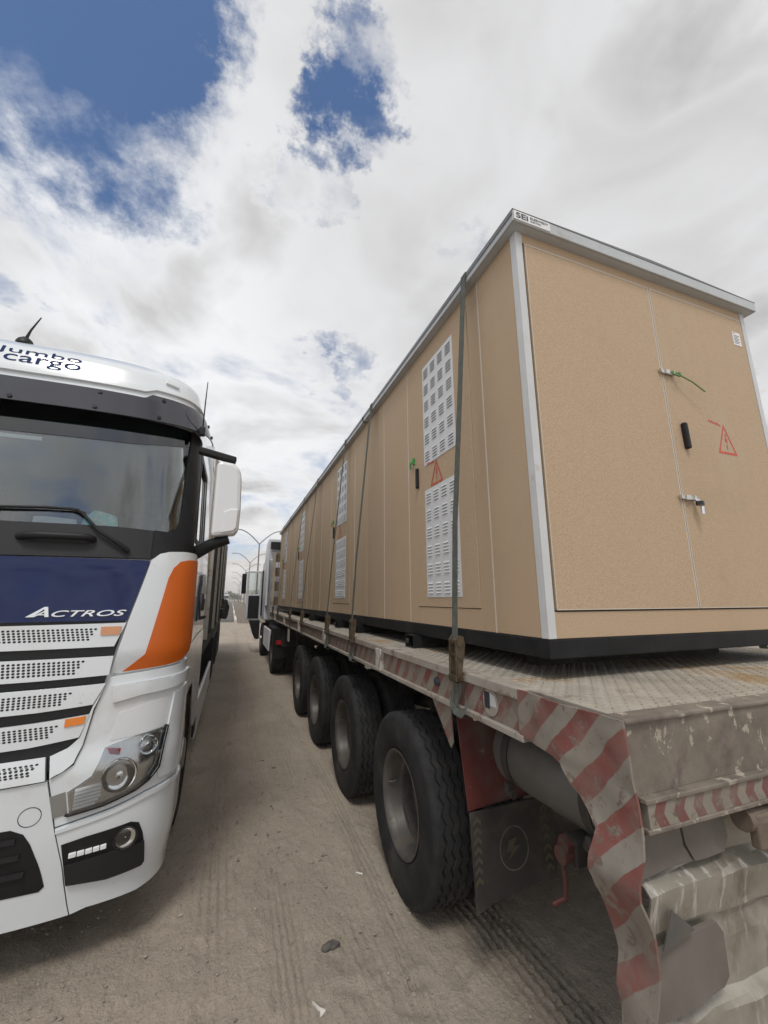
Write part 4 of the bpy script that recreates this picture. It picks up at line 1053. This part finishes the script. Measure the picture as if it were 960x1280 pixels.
for f in (lambda p: p, half):
    panel('side_marker', f([(.35, 1.601), (.421, 1.601), (.425, 1.648), (.348, 1.648)]), cab, 'amber_pale', B, .038, .006, .02, .02, bevel=.003)
    panel('side_marker', f([(.281, 1.14), (.338, 1.148), (.341, 1.186), (.281, 1.18)]), cab, 'amber', B, .038, .006, .02, .02, bevel=.003)
    panel('grille_surround', f([(.268, .912), (.30, .93), (.326, .956), (.343, 1.04), (.363, 1.215), (.404, 1.378), (.396, 1.342), (.36, 1.235), (.349, 1.185), (.331, 1.081), (.297, 1.031), (.256, 1.004)]), cab, 'truck_white', B, .004, .03, .02, .03, 40, .003)
    # corner panels: white deflector with orange face
    fold = lambda t, z: -max(0, 1.49 - z) * .30 + .012
    panel('corner_deflector', f([(.404, 1.39), (.425, 1.53), (.449, 1.672), (.524, 2.036), (.57, 2.078), (.63, 2.095), (.75, 2.105), (.93, 2.108), (.995, 2.10), (1.005, 1.6), (.985, 1.47), (.87, 1.412), (.60, 1.396), (.46, 1.386)]), cab, 'truck_white', B, fold, .022, .03, .04, 40, .003)
    panel('orange_panel', f([(.452, 1.394), (.56, 1.40), (.70, 1.408), (.85, 1.424), (.965, 1.474), (.995, 1.583), (.985, 1.85), (.975, 2.062), (.80, 2.052), (.72, 2.035), (.67, 1.995), (.641, 1.933), (.60, 1.73), (.55, 1.484)]), cab, 'truck_orange', B, lambda t, z: fold(t, z) + .0235, .004, .03, .04, 30)
    # fender round the headlight
    panel('fender', f([(.266, .905), (.30, .926), (.328, .95), (.346, 1.032), (.367, 1.206), (.404, 1.372), (.46, 1.378), (.609, 1.390), (.873, 1.406), (1.0, 1.42), (1.1, 1.25), (1.2, 1.05), (1.22, .80), (1.08, .758), (.95, .765), (.817, .769), (.647, .756), (.487, .72), (.371, .70), (.301, .684)]), cab, 'truck_white', B, -.002, .022, .03, .04, 40, .004)
    panel('fender_brow', f([(.43, 1.235), (.55, 1.26), (.78, 1.275), (.98, 1.30), (1.0, 1.36), (.78, 1.345), (.55, 1.335), (.42, 1.325)]), cab, 'truck_white', B, .018, .02, .03, .03, 40, .006)
    panel('fender_recess', f([(.437, 1.04), (.462, 1.178), (.60, 1.21), (.775, 1.225), (.748, 1.072), (.58, 1.05)]), cab, 'mirror_white', B, .0195, .003, .03, .03)
    panel('fender_fin', f([(.755, 1.07), (.79, 1.24), (.99, 1.27), (1.02, 1.0), (.98, .80), (.85, .795), (.72, .80), (.705, .86)]), cab, 'truck_white', B, .018, .016, .03, .04, 40, .005)
    # headlamp
    HL = [(.322, .835), (.36, .865), (.392, .892), (.412, .95), (.424, 1.011), (.55, 1.045), (.735, 1.062), (.72, .96), (.70, .866), (.645, .815), (.582, .784), (.45, .748), (.336, .732)]
    hl = panel('headlamp', f(HL), cab, 'lamp_silver', B, .018, .008, .03, .03, 40)
    sg = 1 if f([(1, 0)])[0][0] > 0 else -1
    for t, z, r, nm in ((.625, .985, .052, 'high_beam'), (.50, .872, .083, 'low_beam')):
        p = cab(sg * t, z, .027); nn = (cab_nrm(sg * t, z) + Vector((0, -.6, 0))).normalized(); a_ = nn.cross(Vector((0, 0, 1))).normalized(); b_ = a_.cross(nn)
        FN = lambda u, c, s, p=p, nn=nn, a_=a_, b_=b_: p + nn * u + a_ * c + b_ * s
        MB().lathe([(-.01, r), (.012, r), (.016, r * .96), (.012, r * .9), (-.004, r * .55), (-.008, r * .3), (.006, r * .22), (.010, .0001)], FN, 32).build(nm, 'chrome', hl, smooth=40)
    for q in range(6):
        z = .748 + q * .0165
        t0, t1 = .345 + .0 * q, .425 - .004 * abs(q - 2) + .004 * q
        panel('light_bar', f([(t0, z), (t1, z + .010), (t1, z + .022), (t0, z + .012)]), cab, 'led_white', hl, .0265, .006, .03, .05)
    MB().obox(cab(sg * .455, .985, .028), (.08, .01, .03), (0, .1 * sg, -.2 * sg)).build('turn_signal', 'lamp_red', hl)
    panel('lens', f([(a * .985 + .0083, b) for a, b in HL]), cab, 'clear_cover', hl, .046, .003, .03, .03, 60)
    panel('headlamp_rim', f([(.324, .735), (.335, .728), (.45, .742), (.582, .778), (.65, .81), (.71, .862), (.728, .96), (.744, 1.068), (.735, 1.066), (.72, .96), (.70, .866), (.645, .817), (.582, .786), (.45, .75), (.336, .734)]), cab, 'black_plastic', B, .02, .03, .03, .03)
    panel('grey_filler', f([(.272, .825), (.316, .838), (.330, .734), (.292, .724)]), cab, 'silver_grey', B, .018, .006, .03, .03)
    # bumper corner with fog lamp bay
    panel('bumper_corner', f([(.302, .676), (.371, .694), (.487, .713), (.647, .750), (.817, .763), (1.08, .752), (1.18, .70), (1.14, .45), (1.10, .30), (.95, .262), (.683, .255), (.444, .275), (.392, .265), (.356, .414)]), cab, 'truck_white', B, .0, .026, .03, .04, 40, .006)
    panel('bumper_crease', f([(.305, .655), (.371, .668), (.487, .688), (.647, .722), (.817, .735), (1.05, .725), (1.06, .742), (.817, .757), (.647, .744), (.487, .708), (.371, .688), (.304, .671)]), cab, 'truck_white', B, .022, .012, .03, .03, 40, .005)
    fg = panel('fog_lamp_bay', f([(.326, .600), (.40, .612), (.58, .622), (.625, .605), (.652, .55), (.69, .40), (.675, .382), (.50, .385), (.358, .412), (.34, .50)]), cab, 'black_plastic', B, .018, .012, .03, .03)
    panel('bay_lip', f([(.345, .505), (.45, .512), (.66, .508), (.688, .40), (.675, .385), (.50, .388), (.360, .415)]), cab, 'grey_plastic', fg, .03, .014, .03, .03, bevel=.004)
    for q in range(5):
        t0 = .352 + q * .026
        panel('daylight_led', f([(t0, .536), (t0 + .023, .537), (t0 + .023, .558), (t0, .557)]), cab, 'led_white', fg, .03, .012, .03, .03, bevel=.002)
    p = cab(sg * .56, .556, .03); nn = (cab_nrm(sg * .56, .556) + Vector((0, -.5, 0))).normalized(); a_ = nn.cross(Vector((0, 0, 1))).normalized(); b_ = a_.cross(nn)
    FN = lambda u, c, s, p=p, nn=nn, a_=a_, b_=b_: p + nn * u + a_ * c + b_ * s
    MB().lathe([(-.015, .06), (.014, .058), (.016, .05), (.004, .046)], FN, 28).build('fog_ring', 'black_gloss', fg, smooth=40)
    MB().lathe([(.004, .046), (-.004, .03), (-.006, .012), (.002, .0001)], FN, 28).build('fog_reflector', 'chrome', fg, smooth=60)
    MB().lathe([(.010, .047), (.016, .03), (.018, .0001)], FN, 28).build('fog_lens', 'clear_cover', fg, smooth=60)
# centre bumper
panel('bumper_centre', mir([(0, .27), (.2, .268), (.388, .265), (.352, .414), (.298, .68), (.262, .900), (.15, .892), (0, .888)]), cab, 'truck_white', B, .0, .026, .03, .04, 40, .005)
lg = panel('lower_grille', mir([(0, .425), (.15, .42), (.285, .412), (.297, .43), (.27, .54), (.245, .63), (.225, .68), (.195, .708), (0, .716)]), cab, 'black_plastic', B, .018, .011, .03, .04)
for z in (.50, .58, .65):
    panel('grille_bar', mir([(0, z), (.24 - (z - .5) * .2, z), (.24 - (z - .5) * .2, z + .02), (0, z + .02)]), cab, 'grey_plastic', lg, .0292, .012, .03, .03)
c0 = (.658, .752)
ringp = [cabx(c0[0] + .045 * math.cos(a), c0[1] + .042 * math.sin(a), .0262) for a in np.linspace(0, 2 * PI, 33)]
MB().tube(ringp, .0018, 6, False).build('tow_cover', 'grey_plastic', B)
# --- mirrors
for s_ in (1, -1):
    mx = XC + s_ * 1.445
    def mpt(a, b, d): return (mx + s_ * a, d, b)
    P = [(-.10, 2.235), (.055, 2.26), (.085, 2.29), (.09, 2.45), (.082, 2.68), (.065, 2.76), (.02, 2.795), (-.06, 2.805), (-.10, 2.79)]
    mm = MB().prism(P, mpt, 3.07, 3.21).build('mirror', 'mirror_white', B, bevel=.028)
    MB().prism([(-.035, 2.262), (.05, 2.282), (.068, 2.305), (.074, 2.445), (.02, 2.44), (-.025, 2.415)], mpt, 3.058, 3.07).build('mirror_cover', 'mirror_white', mm, bevel=.008)
    MB().prism([(-.085, 2.27), (.06, 2.29), (.06, 2.74), (-.08, 2.77)], mpt, 3.208, 3.214).build('mirror_glass', 'chrome', mm)
    MB().tube([(mx + s_ * .02, 3.14, 2.23), (mx - s_ * .09, 3.16, 2.19), (mx - s_ * .22, 3.24, 2.12)], [.035, .042, .05], 10).build('mirror_arm', 'black_plastic', B, smooth=50)
    MB().obox((mx - s_ * .10, 3.16, 2.865), (.27, .07, .05), (0, s_ * .20, 0)).build('mirror_bracket', 'black_plastic', B, bevel=.012)
# --- air deflector, script on the door, lower chassis
for a, b in ((1.12, 1.20), (-1.20, -1.12)): MB().box(XC + a, XC + b, 5.07, 5.45, 1.7, 3.35).build('side_deflector', 'mirror_white', B, bevel=.02)
MB().box(XC + 1.12, XC + 1.205, 5.05, 5.35, 3.36, 3.52).build('marker_box', 'mirror_white', B, bevel=.01)
for pts in ([(3.9, 1.62), (3.95, 1.85), (4.05, 2.0), (4.15, 2.02), (4.18, 1.92), (4.1, 1.84), (4.0, 1.83), (4.15, 1.72), (4.3, 1.62)], [(4.35, 1.72), (4.45, 1.85), (4.5, 1.7), (4.6, 1.84), (4.65, 1.7), (4.75, 1.8)]):
    MB().tube([(XC + _w(z) + .004, y, z) for y, z in pts], .011, 6).build('door_script', 'ink_dark', B, smooth=50)
MB().tube([(XC + 1.245, 4.45, 1.62), (XC + 1.275, 4.47, 1.63), (XC + 1.275, 4.62, 1.63), (XC + 1.245, 4.64, 1.62)], .014, 8).build('door_handle', 'black_plastic', B)
for a, b in ((1.205, 1.245), (-1.245, -1.205)): MB().box(XC + a, XC + b, 5.2, 8.3, .33, .72).build('side_fairing', 'mirror_white', B, bevel=.012)
MB().box(XC - 1.1, XC + 1.1, 3.2, 5.0, .62, 1.28).build('cab_underbody', 'chassis_dark', B)
for x in (XC - .45, XC + .45): MB().box(x - .05, x + .05, 3.4, 11.6, .72, 1.0).build('chassis_rail', 'chassis_dark', B)
ME_T2 = tyre_mesh(.52, .30, .29, 30, 2, 'front_tyre')
TWX = .99
for s_ in (1, -1):
    wheel(B, XC + s_ * 1.07, 4.22, .505, ME_RIM_FLAT, ME_T2, flip=s_ > 0)
    for y in (9.4, 10.75):
        wheel(B, XC + s_ * 1.06, y, .515, ME_RIM_DEEP, flip=s_ > 0); wheel(B, XC + s_ * .74, y, .515, ME_RIM_DEEP, flip=s_ < 0)
    MB().box(*sorted((XC + s_ * .62, XC + s_ * 1.23)), 11.35, 11.37, .25, 1.05).build('mud_flap', 'flap_rubber', B)
    MB().box(*sorted((XC + s_ * .6, XC + s_ * 1.24)), 8.72, 11.4, 1.07, 1.09).box(*sorted((XC + s_ * .6, XC + s_ * 1.24)), 8.70, 8.72, .55, 1.09).build('wing', 'black_plastic', B)
    MB().box(*sorted((XC + s_ * 1.225, XC + s_ * 1.245)), 4.93, 5.18, .42, .62).build('step', 'black_plastic', B)
    panel('side_repeater', [(1.10, .93), (1.16, .93), (1.16, .99), (1.10, .99)] if s_ > 0 else half([(1.10, .93), (1.16, .93), (1.16, .99), (1.10, .99)]), cab, 'amber', B, .02, .006, .03, .03)

# trailer drawn by the white truck
ct = thing('cargo_trailer', (XC, 12, 0), 'tan sided cargo trailer standing behind the white truck cab', 'trailer')
MB().box(XC - 1.22, XC + 1.20, 5.9, 17.0, 1.30, 3.78).build('body', 'cargo_tan', ct, bevel=.02)
MB().box(XC - 1.22, XC + 1.22, 5.85, 17.1, 1.12, 1.28).build('frame', 'cargo_dark', ct)
for s_ in (1, -1):
    for k, y in enumerate(np.arange(6.0, 17.0, 1.1)):
        MB().box(*sorted((XC + s_ * 1.2005, XC + s_ * 1.25)), y - .06, y + .06, 1.29, 3.72).build('side_post', 'cargo_dark' if k % 2 else 'pocket_paint', ct)
    for y in (13.6, 14.9, 16.2):
        wheel(ct, XC + s_ * 1.05, y, .515, ME_RIM_DEEP, flip=s_ > 0)
for k in range(12):
    MB().obox((XC + 1.28, 12.2 + k * .4, random.uniform(1.25, 1.75)), (.08, random.uniform(.1, .25), random.uniform(.15, .4)), (random.uniform(-.3, .3), 0, 0)).build('tie_down', 'cargo_dark', ct, bevel=.01)
tag(MB().box(XC + 1.26, XC + 1.40, 15.2, 16.0, 1.15, 1.75).tube([(XC + 1.3, 15.5, 1.8), (XC + 1.42, 15.6, 1.55), (XC + 1.38, 15.8, 1.2)], .05, 8).build('folded_tarpaulin', 'cargo_dark', bevel=.04), 'dark folded tarpaulin hanging on the side of the tan cargo trailer', 'tarpaulin')

# ================================================================== TRACTOR AHEAD, ITS DOOR OPEN
tx = thing('tractor_unit', (2.3, 14, 0), 'white tractor unit with its door open, ahead of the tan kiosks', 'truck')
x0, x1 = .99, 3.49
MB().prism([(13.75, 1.15), (15.95, 1.15), (16.0, 1.9), (15.7, 2.85), (15.3, 3.1), (13.75, 3.1)], lambda a, b, d: (d, a, b), x0, x1).build('cab', 'cab_white', tx, bevel=.05)
MB().prism([(13.9, 3.1), (15.25, 3.1), (14.6, 3.72), (13.8, 3.78)], lambda a, b, d: (d, a, b), x0 + .03, x1 - .03).build('roof_spoiler', 'cab_white', tx, bevel=.04)
MB().box(x0 + .1, x1 - .1, 13.70, 13.79, 3.42, 3.66).build('spoiler_recess', 'black_plastic', tx)
for a, b in ((x0, x0 + .06), (x1 - .06, x1)): MB().box(a, b, 13.45, 13.74, 1.6, 3.35).build('side_deflector', 'cab_white', tx, bevel=.02)
MB().box(x0 - .004, x0 + .02, 14.75, 15.45, 1.25, 2.8).build('door_opening', 'seat_dark', tx)
# open door: leaf, dark lower trim, window frame, glass
yd = 15.42
D_ = MB().box(.47, .975, yd - .03, yd + .03, 1.12, 1.98).box(.47, .53, yd - .03, yd + .03, 1.981, 2.80).box(.915, .975, yd - .03, yd + .03, 1.981, 2.80).box(.5305, .9145, yd - .03, yd + .03, 2.735, 2.80).build('open_door', 'cab_white', tx, bevel=.01)
MB().box(.55, .92, yd - .055, yd - .031, 1.16, 1.93).build('door_trim', 'grey_plastic', D_, bevel=.01)
MB().box(.535, .91, yd - .004, yd + .004, 1.985, 2.73).build('door_glass', 'windscreen', D_)
MB().prism([(.60, 1.10), (.975, 1.10), (.975, .46), (.84, .46), (.76, .62)], lambda a, b, d: (a, d, b), yd - .25, yd + .2).build('entry_steps', 'grey_plastic', tx, bevel=.03)
MB().box(.30, .46, yd + .25, yd + .40, 2.0, 2.72).build('mirror', 'black_plastic', tx, bevel=.03)
MB().tube([(.40, yd + .3, 2.74), (.7, yd + .3, 2.8), (1.0, yd + .25, 2.8)], .02, 6).build('mirror_arm', 'black_plastic', tx)
MB().box(x0 + .03, x0 + .09, 11.9, 13.9, .42, .98).build('tank_fairing', 'cab_white', tx, bevel=.02)
MB().box(x0 + .2, x1 - .2, 10.0, 15.8, .72, 1.1).build('chassis', 'chassis_dark', tx)
for s_ in (1, -1):
    wheel(tx, 2.24 + s_ * 1.10, 14.7, .515, ME_RIM_FLAT, ME_T2, flip=s_ > 0)
    wheel(tx, 2.24 + s_ * 1.08, 11.1, .515, ME_RIM_DEEP, flip=s_ > 0); wheel(tx, 2.24 + s_ * .76, 11.1, .515, ME_RIM_DEEP, flip=s_ < 0)
    MB().box(*sorted((2.24 + s_ * .62, 2.24 + s_ * 1.24)), 10.42, 11.75, 1.09, 1.12).box(*sorted((2.24 + s_ * .62, 2.24 + s_ * 1.24)), 10.38, 10.42, .42, 1.12).build('wing', 'black_plastic', tx)
    MB().box(*sorted((2.24 + s_ * .85, 2.24 + s_ * 1.18)), 10.33, 10.37, .74, .84).build('tail_lamp', 'lamp_red', tx, bevel=.008)

# ================================================================== STREET IN THE DISTANCE
def flat(name, poly, m, z, kind='structure', h=.0):
    o = MB().prism(poly, lambda a, b, d: (a, b, d), z - max(h, .002), z).build(name, m); struct(o, kind); return o
flat('road', [(-9, 40), (.3, 36), (.8, 600), (-14, 600)], 'asphalt', .02)
V = []; Fc = []
ys_ = np.concatenate([np.arange(34, 80, 1.2), np.arange(80, 420, 8)])
us = np.linspace(0, 1, 12)
for y in ys_:
    for u in us:
        x = .55 + u * 6.5; e = math.sin(PI * u) ** .6 * min(1, (y - 33.5) / 4)
        V.append((x, y, .01 + e * (.22 + .25 * float(fbm(np.array([x * .8]), np.array([y * .35]), 3, 77)[0]))))
n = len(us)
for i in range(len(ys_) - 1):
    for j in range(n - 1): Fc.append((i * n + j, i * n + j + 1, (i + 1) * n + j + 1, (i + 1) * n + j))
md = MB().add(V, Fc).build('median_strip', 'berm', smooth=60); struct(md)
for i, (a, b) in enumerate(((37, 46), (54, 72), (84, 120), (135, 240))):
    tag(MB().box(.34, .52, a, b, -.05, .17).build('kerb', 'kerb_white', bevel=.02), ['nearest piece of white painted kerb along the earth median', 'second piece of white painted kerb along the earth median', 'third piece of white painted kerb along the earth median', 'farthest piece of white painted kerb along the earth median'][i], 'kerb', 'white kerb pieces along the median')
LL = ['nearest', 'second nearest', 'third nearest', 'fourth nearest', 'fifth nearest', 'farthest']
for i, y in enumerate((60, 92, 120, 158, 200, 250)):
    L = thing('street_lamp', (3.15, y, .2), f'{LL[i]} double armed street lamp on the earth median', 'street lamp', 'double armed street lamps along the median')
    MB().tube([(3.15, y, .1), (3.15, y, 4), (3.15, y, 9.6)], [.13, .11, .085], 8).build('pole', 'pole_grey', L, smooth=60)
    for s_ in (1, -1):
        pts = [(3.15 + s_ * 3.1 * u, y, 9.5 + 2.0 * math.sin(u * PI * .53)) for u in np.linspace(0, 1, 10)]
        MB().tube(pts, [.075] * 10, 6).build('arm', 'pole_grey', L, smooth=60)
        MB().obox((3.15 + s_ * 3.4, y, 11.47), (.75, .26, .14), (0, s_ * .05, 0)).build('lamp_head', 'pole_grey', L, bevel=.04)
# oncoming truck far down the road
ft = thing('distant_truck', (-2.2, 150, 0), 'small white truck far down the road, facing the camera', 'truck')
MB().box(-3.4, -.9, 150, 152.2, .9, 3.6).build('cab', 'cab_white', ft, bevel=.08)
MB().box(-3.3, -1.0, 149.96, 150.02, 2.1, 3.0).build('windscreen', 'window_dark', ft)
MB().box(-3.2, -1.1, 149.95, 150.01, 1.1, 1.7).build('grille', 'black_grille', ft)
MB().box(-3.4, -.9, 152.5, 160, 1.2, 3.4).build('body', 'cargo_tan', ft)
for x in (-3.15, -1.15):
    w_ = bpy.data.objects.new('wheel', ME_T2); col.objects.link(w_); w_.location = (x, 151, .52); attach(w_, ft)
# low buildings behind the lamps
def building(x, y, w, d, h, m, label, floors, bays):
    b = thing('building', (x, y, 0), label, 'building', 'low buildings at the end of the street')
    MB().box(x, x + w, y, y + d, 0, h).build('wall', m, b)
    MB().box(x - .15, x + w + .15, y - .15, y + d + .15, h, h + .35).build('parapet', m, b)
    for f in range(floors):
        for k in range(bays):
            cx = x + (k + .5) * w / bays; z = (f + .5) * h / floors
            MB().box(cx - .6, cx + .6, y - .06, y + .02, z - .6, z + .7).build('window', 'window_dark', b)
building(6.5, 230, 7, 9, 6.2, 'wall_cream', 'two storey cream building just right of the far street lamps', 2, 3)
building(14.5, 236, 9, 9, 8.6, 'wall_cream', 'tall cream building farther right behind the tractor door', 3, 4)
building(5.0, 300, 3.4, 8, 4.2, 'wall_white', 'small white house between the far lamp poles', 1, 2)
building(-13, 330, 9, 9, 5.0, 'wall_white', 'low white building left of the road end', 1, 4)
building(-3.5, 420, 5, 8, 4.0, 'wall_cream', 'low cream building closing the road end', 1, 2)
def tree(x, y, h, label):
    t = thing('tree', (x, y, 0), label, 'tree', 'trees at the end of the street')
    mb = MB().tube([(x, y, 0), (x + .1, y, h * .35), (x - .1, y, h * .6)], [.22, .16, .08], 7)
    for k in range(5):
        a = k * 1.3; mb.tube([(x, y, h * .35), (x + math.cos(a) * h * .2, y + math.sin(a) * h * .2, h * .65)], [.09, .04], 5)
    mb.build('trunk', 'bark', t, smooth=60)
    mb = MB()
    for k in range(420):
        a, b, r = random.uniform(0, 2 * PI), random.uniform(-1, 1), random.random() ** .45
        s_ = math.sqrt(1 - b * b); lump = 1 + .25 * math.sin(3 * a + h) * math.cos(4 * b)
        p = Vector((x + r * s_ * math.cos(a) * h * .42 * lump, y + r * s_ * math.sin(a) * h * .42, h * .66 + r * b * h * .34 * lump))
        u = Vector((random.gauss(0, 1), random.gauss(0, 1), random.gauss(0, 1))).normalized(); v = u.orthogonal().normalized(); sz = random.uniform(.2, .42)
        mb.add([p + u * sz, p + v * sz * .7, p - u * sz, p - v * sz * .7], [(0, 1, 2, 3)])
    mb.build('crown', 'leaf', t)
tree(-1.5, 250, 6.5, 'broad tree in the middle of the road end')
tree(1.5, 262, 5.5, 'small tree right of the broad one at the road end')
tree(-5.5, 275, 6.0, 'tree left of the broad one, behind the distant truck')
tree(3.8, 270, 4.6, 'smallest tree beside the far lamp poles')

# ================================================================== dusty air
hm = bpy.data.materials.new('dusty_air'); hm.use_nodes = True
hm.node_tree.nodes.clear(); hg = G(hm.node_tree)
pvol = hg.n('ShaderNodeVolumePrincipled'); pvol.inputs['Color'].default_value = (.93, .89, .84, 1); pvol.inputs['Density'].default_value = .0016; pvol.inputs['Anisotropy'].default_value = .2
hg.L.new(pvol.outputs[0], hg.n('ShaderNodeOutputMaterial').inputs['Volume'])
MATS['dusty_air'] = hm
hz_ = MB().box(-4100, 4100, -100, 4700, -1.2, 13.0).build('haze', 'dusty_air'); struct(hz_, 'stuff')
hz_['label'] = 'pale dusty air over the road'
